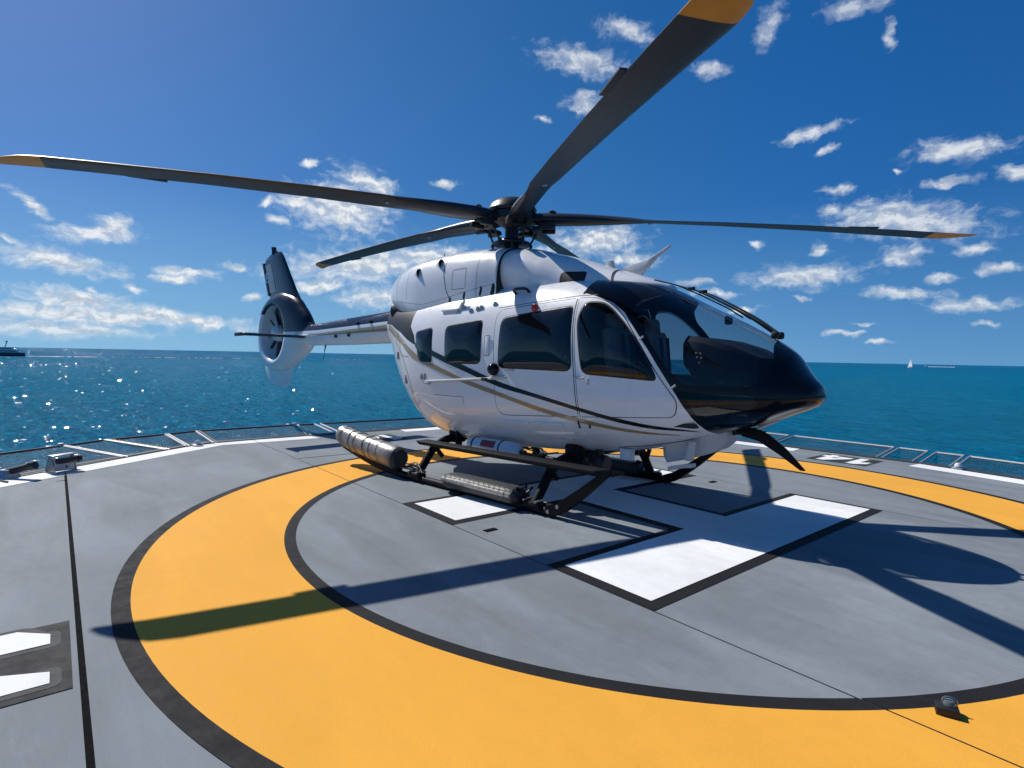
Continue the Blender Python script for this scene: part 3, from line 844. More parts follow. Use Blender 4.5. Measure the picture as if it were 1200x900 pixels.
def monitor():
    r = empty('fire_monitor', (-5.47, -5.40, 0), R(50))
    tag(r, 'black nozzle barrel on tapered steel pivot at the left deck edge', 'fire monitor')
    r.scale = (.85, .85, .85)
    obj('pivot', loft([[(x * q + o, y * q, z) for x, y in ((-.22, -.13), (.12, -.13), (.12, .13), (-.22, .13))] for q, z, o in ((1, 0, 0), (.85, .05, .0), (.6, .10, .02), (.45, .13, .04))]), 'steel', r, smooth=False)
    obj('barrel', tube([(-.06, 0, .075), (.06, 0, .105), (.36, 0, .185)], [.045, .05, .052], 16), 'rubber', r)
    obj('nozzle', tube([(.34, 0, .18), (.37, 0, .188), (.43, 0, .203)], [.06, .066, .060], 16), 'dark_metal', r)
    obj('lever', tube([(-.1, -.12, .015), (.30, -.30, .02)], .012, 8), 'rail_dark', r)
monitor()

def small_lights():
    r = empty('deck_light', (3.13, -1.86, 0), R(20))
    tag(r, 'small black block with clear lens on the yellow circle edge', 'deck light')
    r.scale = (.85, .85, .8)
    obj('housing', box(0, 0, 0.025, 0.10, 0.08, 0.05, 0.006), 'rubber', r)
    obj('lens', lathe([(0.03, 0.045), (0.03, 0.06), (0.022, 0.073), (0.0, 0.078)], 16, 'Z', (0.012, 0.022, 0)), 'lens_smoke', r)
    obj('lens_guard', tube(spline([(-.02, .022, .048), (-.015, .022, .08), (.012, .022, .092), (.04, .022, .08), (.045, .022, .048)], 5), .004, 6), 'steel', r)
    for i, (x, y, lab) in enumerate(((-7.12, -3.02, 'small domed edge light on the white line at the left corner'), (1.52, 6.0, 'small domed edge light on the far white line at right'))):
        r = empty('edge_light', (x, y, 0.0)); tag(r, lab, 'edge light', 'domed lights along the deck edge')
        obj('light_base', lathe([(0.09, 0), (0.09, .03), (.07, .045), (0.0, .047)], 16), 'steel', r)
        obj('dome', lathe([(0.055, .045), (.05, .075), (.03, .10), (0.0, .108)], 16), 'lens', r)
small_lights()

# ------------------------------------------------------------------ boats far out
def at_px(px, d):
    """a point on the sea d metres out along the camera's compass bearing px pixels right of centre"""
    v = _f + _r * (px / 651.317); v.z = 0; v.normalize()
    p = Vector((3.755, -4.919, 0)) + v * d
    return p, v
def boats():
    p, v = at_px(-604, 700.0); side = Vector((v.y, -v.x, 0))
    rz = math.atan2(-side.y, -side.x)          # bow to the left
    r = empty('motor_yacht', on_sea(p.x, p.y), rz)
    tag(r, 'dark silhouetted motor yacht under way at far left horizon', 'yacht')
    hull = [[(x, y * w, z) for y, z in ((-1, 3.6), (-.95, 1.2), (-.5, 0), (.5, 0), (.95, 1.2), (1, 3.6))] for x, w in ((-20, 3.4), (-12, 4.0), (2, 4.0), (13, 2.6), (20, .3))]
    obj('hull', loft(hull), 'hull_dark', r, smooth=False)
    obj('main_deck', loft([[(x, y * w, z) for y, z in ((-1, 3.6), (-.9, 6.2), (.9, 6.2), (1, 3.6))] for x, w in ((-16, 3.2), (6, 3.2), (11, 2.0))]), 'boat_white', r, smooth=False)
    obj('upper_deck', loft([[(x, y * w, z) for y, z in ((-1, 6.2), (-.85, 8.4), (.85, 8.4), (1, 6.2))] for x, w in ((-12, 2.6), (2, 2.6), (6, 1.6))]), 'boat_white', r, smooth=False)
    obj('window_band', join(box(-4, 0, 4.9, 20, 6.5, 0.9), box(-4, 0, 7.3, 13, 5.2, 0.8)), 'boat_glass', r, smooth=False)
    obj('mast', join(tube([(-6, 0, 8.4), (-7.5, 0, 13)], .35, 8), box(-7, 0, 12.2, 1.2, 3.5, .4), lathe([(0, 12.9), (.9, 13.3), (.9, 14.2), (0, 14.8)], 10, 'Z', (-7.2, 0, 0))), 'hull_dark', r)
    # wake
    V, F = [], []
    rng = random.Random(3)
    def foam_strip(p0, d, length, w0, w1, nseg, gap=0.0):
        n2 = Vector((-d.y, d.x, 0))
        for i in range(nseg):
            if rng.random() < gap: continue
            a, b = i / nseg, (i + 0.9) / nseg
            wa = w0 + (w1 - w0) * a; wa *= rng.uniform(.5, 1.4)
            pa, pb = p0 + d * length * a + n2 * rng.uniform(-.6, .6), p0 + d * length * b + n2 * rng.uniform(-.6, .6)
            ring = []
            for q, ww in ((pa, wa * .6), (pb, wa * .6)):
                ring.append([on_sea(*(q - n2 * ww)[:2], -0.02), on_sea(*(q - n2 * ww * .3)[:2], .35), on_sea(*(q + n2 * ww * .3)[:2], .35), on_sea(*(q + n2 * ww)[:2], -0.02)])
            k = len(V); g = loft(ring, closed=False, caps=False)
            V.extend(g[0]); F.extend(tuple(x + k for x in f) for f in g[1])
    foam_strip(p + side * 18, side, 55, 2.4, 2.0, 30, 0.1)
    foam_strip(p + side * 70, side, 330, 1.1, 0.6, 190, 0.4)
    w = obj('wake', (V, F), 'foam', smooth=False)
    tag(w, 'thin white wake trailing behind the dark motor yacht', 'wake', kind='stuff')

    p, v = at_px(466, 1500.0); side = Vector((v.y, -v.x, 0)); rz = R(150)
    r = empty('sailboat', on_sea(p.x, p.y), rz)
    tag(r, 'white sailboat under sail on the right of the horizon', 'sailboat')
    obj('hull', loft([[(x, y * w, z) for y, z in ((-1, 2.2), (-.8, .8), (0, 0), (.8, .8), (1, 2.2))] for x, w in ((-6, 1.4), (0, 1.9), (4, 1.1), (7, .1))]), 'boat_white', r, smooth=False)
    obj('mainsail', prism([(-5, 3.2), (.4, 3.0), (.5, 20)], -.05, .05, 'Y'), 'sail_cloth', r, smooth=False)
    obj('jib', prism([(.9, 3.0), (6.3, 2.6), (.9, 16.5)], -.05, .05, 'Y'), 'sail_cloth', r, smooth=False)
    obj('mast', tube([(.6, 0, 2), (.6, 0, 20.5)], .14, 8), 'light_grey', r)

    p, v = at_px(484, 2300.0); side = Vector((v.y, -v.x, 0)); rz = math.atan2(-side.y, -side.x)
    r = empty('speedboat', on_sea(p.x, p.y), rz); r.scale = (.6, .6, .6)
    tag(r, 'tiny white speedboat to the right of the sailboat', 'speedboat')
    obj('hull', loft([[(x, y * w, z) for y, z in ((-1, 3.2), (-.8, 1.0), (0, 0), (.8, 1.0), (1, 3.2))] for x, w in ((-7, 2.2), (2, 2.4), (6, 1.6), (10, .1))]), 'boat_white', r, smooth=False)
    obj('cabin', loft([[(x, y * w, z) for y, z in ((-1, 3.2), (-.8, 6.0), (.8, 6.0), (1, 3.2))] for x, w in ((-4, 1.8), (2, 1.8), (4, 1.0))]), 'boat_white', r, smooth=False)
    V, F = [], []
    def foam2(p0, d, length, w0, nseg):
        n2 = Vector((-d.y, d.x, 0))
        for i in range(nseg):
            a, b = i / nseg, (i + .85) / nseg
            pa, pb = p0 + d * length * a, p0 + d * length * b; ww = w0 * rng.uniform(.6, 1.2); k = len(V)
            for q in (pa, pb):
                V.extend([on_sea(*(q - n2 * ww)[:2], -.02), on_sea(*q[:2], 1.0), on_sea(*(q + n2 * ww)[:2], -.02)])
            F.extend([(k, k + 1, k + 4, k + 3), (k + 1, k + 2, k + 5, k + 4)])
    foam2(p + side * 6, side, 70, 2.0, 14)
    w = obj('wake', (V, F), 'foam', smooth=False)
    tag(w, 'short white wake behind the tiny speedboat', 'wake', kind='stuff')
boats()

# ------------------------------------------------------------------ helicopter
HELI = empty('helicopter', (-0.38, 0.11, 0), R(7))
tag(HELI, 'white and black twin engine helicopter with five grey rotor blades parked on the landing circle', 'helicopter')

K_TOP = [(-2.80,1.80),(-2.36,1.68),(-2.06,1.59),(-1.71,1.49),(-1.36,1.385),(-1.04,1.30),(-.65,1.222),(-.28,1.15),(.05,1.085),(.44,1.012),(.77,.962),(1.04,.938),(1.17,.918)]
K_BOT = [(-2.80,1.735),(-2.39,1.618),(-2.11,1.53),(-1.71,1.42),(-1.36,1.32),(-1.04,1.24),(-.65,1.175),(-.28,1.107),(.04,1.046),(.43,.972),(.76,.927),(1.03,.918),(1.17,.912)]
G_TOP = [(-4.2,2.13),(-3.87,2.07),(-3.3,1.89),(-3.0,1.745),(-2.73,1.62),(-2.44,1.535),(-2.06,1.42),(-1.71,1.325),(-1.25,1.225),(-.9,1.145),(-.53,1.063),(-.18,1.0),(.03,.97),(.41,.914),(.74,.885),(1.0,.873)]
G_BOT = [(-4.2,2.04),(-4.0,2.0),(-3.36,1.82),(-3.1,1.70),(-2.86,1.585),(-2.5,1.485),(-2.06,1.365),(-1.71,1.272),(-1.25,1.172),(-.9,1.095),(-.54,1.015),(-.19,.952),(.02,.924),(.4,.882),(.73,.862),(1.0,.865)]
BAND_K = K_TOP + K_BOT[::-1]
BAND_G = G_TOP + G_BOT[::-1]
NOSE_K = [(-.08,2.95),(-.08,2.30),(.06,2.262),(.31,2.17),(.47,2.06),(.62,1.88),(.77,1.69),(.93,1.465),(1.07,1.26),(1.16,1.11),(1.22,.98),(1.24,.90),(1.22,.80),(1.3,.4),(3,.4),(3,3)]
W_SLIDE = rounded([(-1.14,1.475),(-1.15,2.075),(-.125,2.165),(-.055,1.455)], [.09,.10,.07,.10])
W_FRONT = rounded([(.065,1.435),(-.055,2.02),(-.01,2.2),(.22,2.185),(.36,2.09),(.50,1.96),(.66,1.78),(.80,1.585),(.90,1.385)], [.09,.12,.08,.1,.05,.05,.05,.05,.07])
W_REAR = rounded([(-2.11,1.515),(-2.16,2.01),(-1.455,2.075),(-1.43,1.515)], .09)
W_CORN = rounded([(-2.70,1.515),(-2.84,1.95),(-2.42,2.01),(-2.385,1.515)], [.10,.08,.08,.06])
D_SLIDE = rounded([(-1.17,.915),(-1.255,2.17),(-.115,2.245),(.02,.985)], [.16,.14,.02,.02])
D_FRONT = rounded([(.035,.985),(-.10,2.245),(.10,2.245),(.34,2.15),(.51,1.99),(.71,1.72),(.90,1.44),(1.085,1.20),(1.05,1.05)], [.02,.02,.10,.05,.05,.05,.05,.06,.10])
G_WIND = rounded([(.56,2.17),(.70,2.24),(.80,2.5),(1.2,2.2),(1.66,1.90),(1.78,1.60),(1.76,1.44),(1.66,1.36),(1.12,1.36),(.93,1.56),(.70,1.87),(.55,2.06)], [.03,.03,0,0,.03,.05,.05,.06,.08,.05,.05,.05])
G_CHIN = rounded([(1.14,1.27),(1.32,1.29),(1.66,1.29),(1.72,1.24),(1.60,1.07),(1.46,.97),(1.32,.96),(1.25,1.03)], .05)
EXH = [(-4.6,3),(-4.6,2.17),(-3.9,2.10),(-3.33,1.955),(-3.04,1.84),(-2.80,1.76),(-2.86,1.90),(-3.0,2.03),(-3.02,2.2),(-2.9,3)]

def line_strip(pts, w):
    P = [np.array(p, float) for p in pts]; up, dn = [], []
    for i, p in enumerate(P):
        d = P[min(i + 1, len(P) - 1)] - P[max(i - 1, 0)]; d /= np.linalg.norm(d); n = np.array([-d[1], d[0]])
        up.append(tuple(p + n * w / 2)); dn.append(tuple(p - n * w / 2))
    return up + dn[::-1]
CLAM = [(-3.62,1.86),(-3.40,1.72),(-3.19,1.58),(-3.04,1.38),(-2.94,1.15),(-2.93,.93),(-2.98,.75)]
RAILSEAM = line_strip([(-2.5,1.265),(-1.0,1.355)], .03)
SILL = [(-1.25,2.195),(-.1,2.27),(.12,2.268)]
PANEL1 = [(-1.30,1.62),(-1.38,1.62),(-1.385,1.86),(-1.30,1.865),(-1.295,1.62)]
BELLY_SEAM = [(1.2,.87),(.9,.78),(.6,.715),(.3,.67)]
HATCH1 = [(-3.45,1.98),(-3.28,1.62),(-2.98,1.60)]
HATCH2 = [(-2.36,1.10),(-1.75,1.10),(-1.75,1.02)]
NACA = [(.30,.90),(.42,.78),(.46,.84),(.40,.90)]

def build_pod():
    xs = np.concatenate([np.linspace(-4.35, -3.0, 46)[:-1], np.linspace(-3.0, 1.3, 150)[:-1], np.linspace(1.3, 2.0, 34)[:-1], np.linspace(2.0, 2.11, 14)])
    bm, L = body_bm(POD, xs, 84)
    S = lambda poly, off=0.0: (lambda x, y, z: poly_sdf(poly, x, z) - off)
    tests = []
    def region(name, poly, offs=(0.0,)):
        for o in offs:
            cut(bm, S(poly, o))
    regs = [('nose', NOSE_K, (0.0,)), ('wind', G_WIND, (0.0,)), ('chin', G_CHIN, (0.0,)),
            ('ds', D_SLIDE, (0.0, -.009)), ('df', D_FRONT, (0.0, -.009)),
            ('ws', W_SLIDE, (0.0, -.016)), ('wf', W_FRONT, (0.0, -.014)), ('wr', W_REAR, (0.0, -.014)), ('wc', W_CORN, (0.0, -.014)),
            ('exh', EXH, (0.0,))]
    for n, p, o in regs:
        region(n, p, o)
    cut(bm, lambda x, y, z: np.where(x > .2, np.abs(y) - .05, 1.0))
    F = list(bm.faces)
    cen = np.array([f.calc_center_median() for f in F]); x, y, z = cen.T
    D = {n: poly_sdf(p, x, z) for n, p, o in regs}
    part = np.full(len(F), 'body', dtype=object); mat = np.zeros(len(F), int)
    # body slots: 0 white 1 black stripe 2 gold 3 seam 4 exhaust
    mat[D['exh'] < 0] = 4
    nose = D['nose'] < 0
    part[nose] = 'nose'
    lw = (D['wind'] < 0) & nose & (np.abs(y) > .05)
    part[lw] = 'wind'
    lc = (D['chin'] < 0) & nose & (np.abs(y) > .12)
    part[lc] = 'chin'
    for d, w, nm in (('ds', 'ws', 'slide'), ('df', 'wf', 'front')):
        seam = (D[d] < 0) & (D[d] > -.009) & ~nose; mat[seam] = 3
        ins = (D[d] <= -.009) & ~nose
        part[ins] = nm + '_door'
        wi = (D[w] < 0) & ins
        part[wi] = nm + '_win'; mat[wi & (D[w] > (-.016 if w == 'ws' else -.014))] = 9
    for w, nm in (('wr', 'rear_win'), ('wc', 'corner_win')):
        wi = D[w] < 0
        part[wi] = nm; mat[wi & (D[w] > -.014)] = 9
    vn = {v: Vector(v[L]).normalized() for v in bm.verts}
    side = np.where(y < 0, -1, 1)
    def emit(name, sel, mats, parent, mm=None, off=0.0, pillow=None):
        idx = np.nonzero(sel)[0]
        if not len(idx): return None
        vm, V, N, FF, MI = {}, [], [], [], []
        for i in idx:
            q = []
            for v in F[i].verts:
                if v not in vm:
                    vm[v] = len(V); n = vn[v]; o_ = off
                    if pillow is not None:
                        d = -float(poly_sdf(pillow, np.array([v.co.x]), np.array([v.co.z]))[0]); o_ += 0.042 * (1 - math.exp(-max(0, d) / .13))
                    V.append(tuple(v.co + n * o_)); N.append(n)
                q.append(vm[v])
            FF.append(q); MI.append(mm(mat[i]) if mm else 0)
        return obj(name, (V, FF), mats, parent, mi=MI, normals=None if pillow is not None else N, flat=True, angle=180)
    fz = emit('fuselage', part == 'body', ['white_paint', 'black_paint', 'gold_paint', 'seam_dark', 'exhaust_metal'], HELI, lambda m: min(m, 4))
    emit('nose', part == 'nose', ['black_paint'], HELI)
    for s in (-1, 1):
        sd = side == s
        w = emit('windshield', (part == 'wind') & sd, ['glass_windshield'], HELI)
        emit('chin_window', (part == 'chin') & sd, ['glass_windshield'], HELI)
        for nm, dn, gl in (('slide', 'sliding_door', 'glass_cabin'), ('front', 'cockpit_door', 'glass_door')):
            d = emit(dn, (part == nm + '_door') & sd, ['white_paint', 'black_paint', 'gold_paint', 'seam_dark'], HELI, lambda m: min(m, 3), off=0.003)
            win = emit('door_window', (part == nm + '_win') & sd, [gl, 'rubber'], d, lambda m: 1 if m == 9 else 0, pillow=W_SLIDE if nm == 'slide' else W_FRONT)
            if nm == 'slide':
                for (hx, hz) in ((-1.03, 1.56), (-.13, 1.53)):
                    yy = side_y(POD, hx, hz)
                    obj('window_latch', lathe([(.016, 0), (.014, .012), (0, .014)], 10, 'Y', (hx, yy - .002, hz)) if s > 0 else mirror(lathe([(.016, 0), (.014, .012), (0, .014)], 10, 'Y', (hx, yy - .002, hz))), 'rail_white', d)
                g = box(-1.13 + .06, 0, 1.47, .14, .018, .016, .005)
                obj('door_handle', xf(g, (0.12, s * (side_y(POD, -1.0, 1.45) + .012), -.012)), 'steel', d)
            else:
                g = join(box(0, 0, 0, .12, .03, .022, .008), box(.11, 0, -.03, .02, .02, .07, .006))
                obj('door_handle', xf(g, (0.045, s * (side_y(POD, .04, 1.40) + .012), 1.392)), 'light_grey', d)
                for (hx, hz) in ((.70, 1.80), (1.045, 1.345)):
                    obj('door_hinge', xf(box(0, 0, 0, .055, .02, .018, .006, rot=(0, R(-35), 0)), (hx, s * (side_y(POD, hx, hz) + .008), hz)), 'light_grey', d)
        emit('rear_window', (part == 'rear_win') & sd, ['glass_cabin', 'rubber'], HELI, lambda m: 1 if m == 9 else 0, pillow=W_REAR)
        emit('corner_window', (part == 'corner_win') & sd, ['glass_cabin', 'rubber'], HELI, lambda m: 1 if m == 9 else 0, pillow=W_CORN)
    bm.free()
    return fz
FUS = build_pod()

def resample(P, n):
    P = np.array(P, float); d = np.concatenate([[0], np.cumsum(np.hypot(*np.diff(P, axis=0).T))]); t = np.linspace(0, d[-1], n)
    return np.stack([np.interp(t, d, P[:, 0]), np.interp(t, d, P[:, 1])], 1)
def ribbon(T, top, bot, off, s, across=3):
    """thin painted band lying on the skin between two side-view curves"""
    rows = []
    for a, b in zip(top, bot):
        row = []
        for k in range(across):
            x, z = a + (b - a) * k / (across - 1)
            row.append((x, s * (side_y(T, x, z) + off), z))
        rows.append(row)
    return loft(rows, closed=False, caps=False)
def smooth_curve(P, n):
    q = np.array(spline([(a, 0, b) for a, b in P], 10))
    return resample(q[:, [0, 2]], n)
def build_bands():
    for s in (-1, 1):
        obj('side_band', ribbon(POD, smooth_curve(K_TOP, 90), smooth_curve(K_BOT, 90), .0048, s), 'band_black', FUS, flat=True)
        obj('side_band', ribbon(POD, smooth_curve(G_TOP, 110), smooth_curve(G_BOT, 110), .0048, s), 'gold_paint', FUS)
        for path, w in ((CLAM, .011), (PANEL1, .006), (BELLY_SEAM, .009), (SILL, .007), (HATCH1, .006), (HATCH2, .006)):
            P = resample(path, 40); d = np.gradient(P, axis=0); d /= np.linalg.norm(d, axis=1)[:, None] + 1e-9
            n = np.stack([-d[:, 1], d[:, 0]], 1)
            obj('panel_seam', ribbon(POD, P + n * w / 2, P - n * w / 2, .0015, s, 2), 'seam_dark', FUS)
build_bands()

def skin(T, nx, nt, name, mats, parent, cuts=(), classify=None, x0=None, x1=None):
    xs = np.linspace(T[0, 0] if x0 is None else x0, T[-1, 0] if x1 is None else x1, nx)
    bm, L = body_bm(T, xs, nt)
    for c in cuts: cut(bm, c)
    F = list(bm.faces); cen = np.array([f.calc_center_median() for f in F])
    mi = classify(*cen.T) if classify else np.zeros(len(F), int)
    bm.verts.index_update()
    V = [tuple(v.co) for v in bm.verts]; N = [Vector(v[L]).normalized() for v in bm.verts]
    FF = [[v.index for v in f.verts] for f in F]; bm.free()
    return obj(name, (V, FF), mats, parent, mi=[int(k) for k in mi], normals=N)

SLOTS = [(-2.28, 2.35, .045, .13, -12), (-2.0, 2.40, .045, .13, -12), (-1.70, 2.45, .04, .13, -8), (-1.50, 2.46, .06, .14, -8), (-3.0, 2.16, .045, .12, -10)]
def oval(cx, cz, w, h, deg, n=20, p=3.0):
    out = []; c, s = math.cos(R(deg)), math.sin(R(deg))
    for j in range(n):
        t = 2 * math.pi * j / n; a = math.copysign(abs(math.cos(t)) ** (2 / p), math.cos(t)) * w / 2; b = math.copysign(abs(math.sin(t)) ** (2 / p), math.sin(t)) * h / 2
        out.append((cx + a * c - b * s, cz + a * s + b * c))
    return out
def build_cowls():
    dark = [oval(*q) for q in SLOTS]
    acc = [(-2.24, 2.50), (-2.24, 2.76), (-1.98, 2.77), (-1.98, 2.50), (-2.24, 2.50)]
    seams = [[(-2.42, 3.08), (-2.43, 2.75), (-2.36, 2.5), (-2.22, 2.28), (-2.1, 2.1)], [(-3.66, 2.98), (-3.66, 2.3)], acc, [(-1.78, 3.05), (-1.78, 2.38)], [(-3.6, 2.44), (-2.9, 2.34), (-2.35, 2.40), (-1.5, 2.52)], [(-3.3, 2.98), (-3.34, 2.46)]]
    allp = dark
    cuts = [(lambda p: (lambda x, y, z: poly_sdf(p, x, z)))(p) for p in allp]
    def cls(x, y, z):
        m = np.zeros(len(x), int)
        for p in dark: m[poly_sdf(p, x, z) < 0] = 1
        m[x > -1.452] = 1
        m[x < -4.215] = 1
        return m
    c = skin(COWL, 90, 44, 'engine_cowling', ['white_paint', 'exhaust_metal', 'seam_dark'], HELI, cuts, cls)
    for s in (-1, 1):
        for p, w in zip(seams, (.011, .006, .006, .005, .004, .004)):
            P = resample(p, 40); d = np.gradient(P, axis=0); d /= np.linalg.norm(d, axis=1)[:, None] + 1e-9
            n = np.stack([-d[:, 1], d[:, 0]], 1)
            obj('panel_seam', ribbon(COWL, P + n * w / 2, P - n * w / 2, .002, s, 2), 'seam_dark', c)
    # raised scoops
    for s in (-1, 1):
        for (x, z) in ((-3.05, 2.80), (-2.56, 2.88)):
            yy = side_y(COWL, x, z)
            g = loft([[(x - .14 + .20 * k, 0, z)] * 1 for k in (0,)], caps=False) if False else None
            ring = []
            for k, (dx, rr, oo) in enumerate(((-.16, .012, -.02), (-.08, .04, .0), (0.0, .062, .02), (.03, .066, .03))):
                ring.append([(x + dx, s * (yy + oo - .03 + rr * .9 * math.cos(a)), z + rr * math.sin(a)) for a in [2 * math.pi * j / 14 for j in range(14)]])
            sc = obj('scoop', loft(ring, caps=False), 'white_paint', c)
            obj('scoop_mouth', lathe([(.05, 0), (.04, .004), (0, .004)], 14, 'X', (x + .012, s * (yy - .005), z)), 'exhaust_metal', c)
        # drain pipe of the engine
    pipe = [(-3.6, .22, 2.34), (-3.85, .23, 2.34), (-4.06, .25, 2.33)]
    for s in (-1, 1):
        obj('exhaust_pipe', tube([(a, s * b, d) for a, b, d in pipe], [.15, .16, .165], 20, cap=True), 'exhaust_metal', HELI)
    win = rounded([(-.56, 2.44), (-.565, 2.60), (-.24, 2.585), (-.235, 2.44)], .05)
    seam2 = line_strip([(.10, 2.2), (.13, 2.35), (.06, 2.52), (-.06, 2.75)], .03)
    def cls2(x, y, z):
        m = np.zeros(len(x), int)
        m[poly_sdf(seam2, x, z) < 0] = 2
        m[(poly_sdf(win, x, z) < 0)] = 1
        return m
    f = skin(FAIR, 80, 40, 'gearbox_fairing', ['white_paint', 'exhaust_metal', 'seam_dark'], HELI, [lambda x, y, z: poly_sdf(win, x, z), lambda x, y, z: poly_sdf(seam2, x, z)], cls2)
build_cowls()

def build_tail():
    z_navy = lambda x: np.interp(x, [-8.3, -6.9, -4.4], [2.125, 2.125, 2.19])
    z_w = lambda x: np.interp(x, [-8.3, -6.9, -4.4], [2.06, 2.06, 2.135])
    z_g = lambda x: np.interp(x, [-8.3, -7.0, -6.85, -4.4], [2.06, 2.03, 2.015, 2.03])
    cuts = [lambda x, y, z: z - z_navy(x), lambda x, y, z: z - z_w(x), lambda x, y, z: z - z_g(x)]
    def cls(x, y, z):
        m = np.zeros(len(x), int); m[z > z_navy(x)] = 1; m[(z < z_w(x)) & (z > z_g(x))] = 2
        return m
    b = skin(BOOM, 60, 28, 'tail_boom', ['white_paint', 'navy_paint', 'gold_paint'], HELI, cuts, cls, x1=-3.9)
    for (x, z) in ((-5.35, 2.20), (-4.9, 2.21)):
        for s in (-1, 1):
            obj('boom_fitting', xf(box(0, 0, 0, .06, .05, .05, .012), (x, s * (side_y(BOOM, x, z) + .01), z)), 'dark_metal', b)
    for (x, z) in ((-6.15, 1.99), (-5.65, 2.0)):
        for s in (-1, 1):
            obj('boom_fitting', xf(box(0, 0, 0, .06, .05, .06, .012), (x, s * (side_y(BOOM, x, z) + .01), z)), 'dark_metal', b)
    obj('whip_antenna', join(tube([(-6.9, 0, 1.86), (-6.95, 0, 1.70)], [.02, .008], 8), tube([(-6.95, 0, 1.70), (-7.0, 0, 1.52)], .005, 6)), 'dark_metal', b)
    # fan shroud
    cx, cz = -8.95, 2.12
    n = 96; th = [2 * math.pi * j / n for j in range(n)]
    ro = [float(np.interp(math.degrees(t) % 360, [0, 25, 60, 90, 120, 150, 180, 210, 240, 270, 300, 320, 330, 340, 348, 360], [1.6, 1.25, .98, .88, .90, 1.0, 1.05, 1.02, .92, .86, .92, 1.02, 1.15, 1.32, 1.5, 1.6])) for t in th]
    prof = []   # (radius as a function of angle, y) from the far duct edge across to the near one
    secs = []
    for (kind, a, y) in (('i', .60, .19), ('i', .585, .10), ('i', .58, 0), ('i', .585, -.10), ('i', .60, -.19), ('i', .635, -.225), ('i', .69, -.225), ('m', .45, -.19), ('m', .8, -.13), ('m', 1.0, -.05), ('m', 1.0, .05), ('m', .8, .13), ('m', .45, .19), ('i', .69, .225), ('i', .635, .225)):
        ring = []
        for t, r0 in zip(th, ro):
            r = a if kind == 'i' else .66 + (r0 - .66) * a
            ring.append((cx + r * math.cos(t), y, cz + r * math.sin(t)))
        secs.append(ring)
    secs.append(secs[0])
    V, F = loft(secs, caps=False)
    bm = bmesh.new(); vs = [bm.verts.new(p) for p in V]
    for f in F: bm.faces.new([vs[i] for i in f])
    bmesh.ops.remove_doubles(bm, verts=bm.verts[:], dist=1e-5)
    bmesh.ops.recalc_face_normals(bm, faces=bm.faces[:]); bm.normal_update()
    zl = lambda x: np.interp(x, [-10.1, -9.4, -8.4, -7.5], [2.50, 2.55, 2.12, 2.12])
    cut(bm, lambda x, y, z: z - zl(x))
    FF = list(bm.faces); c = np.array([f.calc_center_median() for f in FF])
    rad = np.hypot(c[:, 0] - cx, c[:, 2] - cz)
    mi = np.where(rad < .595, 2, np.where(c[:, 2] > zl(c[:, 0]), 1, 0))
    bm.verts.index_update()
    sh = obj('fan_shroud', ([tuple(v.co) for v in bm.verts], [[v.index for v in f.verts] for f in FF]), ['white_paint', 'navy_paint', 'fan_grey'], HELI, mi=[int(k) for k in mi], angle=60)
    bm.free()
    fh = obj('fan_hub', lathe([(0, -.20), (.10, -.185), (.17, -.13), (.20, 0), (.20, .12), (.14, .17), (0, .18)], 28, 'Y', (cx, 0, cz)), 'fan_grey', HELI)
    # ten unevenly spaced fan blades
    for k, dg in enumerate((8, 36, 76, 106, 148, 188, 216, 256, 286, 328)):
        a = R(dg); sec = []
        for r, w, tw in ((.16, .035, 80), (.3, .04, 76), (.45, .036, 72), (.572, .03, 68)):
            q = []
            for u, h in ((-1, 0), (0, .012), (1, 0), (0, -.012)):
                lx, ly = u * w * math.cos(R(tw)) - h * math.sin(R(tw)), u * w * math.sin(R(tw)) + h * math.cos(R(tw))
                q.append((cx + r * math.cos(a) - lx * math.sin(a), ly - .02, cz + r * math.sin(a) + lx * math.cos(a)))
            sec.append(q)
        obj('fan_blade', loft(sec), 'blade_root', HELI)
    for k in range(9):
        a = R(20 + 40 * k)
        obj('stator_vane', tube([(cx + .15 * math.cos(a), .13, cz + .15 * math.sin(a)), (cx + .582 * math.cos(a + .12), .13, cz + .582 * math.sin(a + .12))], .016, 8), 'fan_grey', HELI)
    # upper fin: swept aerofoil sections
    sec = []
    for (z, le, te, tk) in ((2.16, -7.22, -8.9, .20), (2.40, -7.55, -9.15, .195), (2.75, -7.93, -9.45, .17), (3.02, -8.17, -9.56, .11), (3.4, -8.47, -9.70, .095), (3.75, -8.74, -9.86, .08), (3.86, -8.83, -9.74, .07), (3.945, -8.93, -9.50, .05)):
        ring = []; ch = le - te
        up = [(u, tk * (1.48 * math.sqrt(max(u, 0)) - .63 * u - 1.76 * u * u + 1.42 * u ** 3 - .508 * u ** 4) * 1.2) for u in (0, .02, .06, .14, .26, .42, .6, .8, 1.0)]
        for u, h in up: ring.append((le - ch * u, -h, z))
        for u, h in up[-2:0:-1]: ring.append((le - ch * u, h, z))
        sec.append(ring)
    fin = obj('tail_fin', loft(sec), 'navy_paint', HELI, angle=50)
    # grey rudder field with its lettering on both faces, dark trailing strip
    def fin_y(x, z):
        le = np.interp(z, [2.16, 2.40, 2.75, 3.02, 3.4, 3.75, 3.945], [-7.22, -7.55, -7.93, -8.17, -8.47, -8.74, -8.93]); te = np.interp(z, [2.16, 2.4, 2.75, 3.02, 3.4, 3.75, 3.945], [-8.9, -9.15, -9.45, -9.56, -9.70, -9.86, -9.5])
        tk = np.interp(z, [2.16, 3.02, 3.75, 3.945], [.13, .11, .08, .05]); u = (le - x) / (le - te)
        return tk * (1.48 * math.sqrt(max(u, 0)) - .63 * u - 1.76 * u * u + 1.42 * u ** 3 - .508 * u ** 4) * 1.2
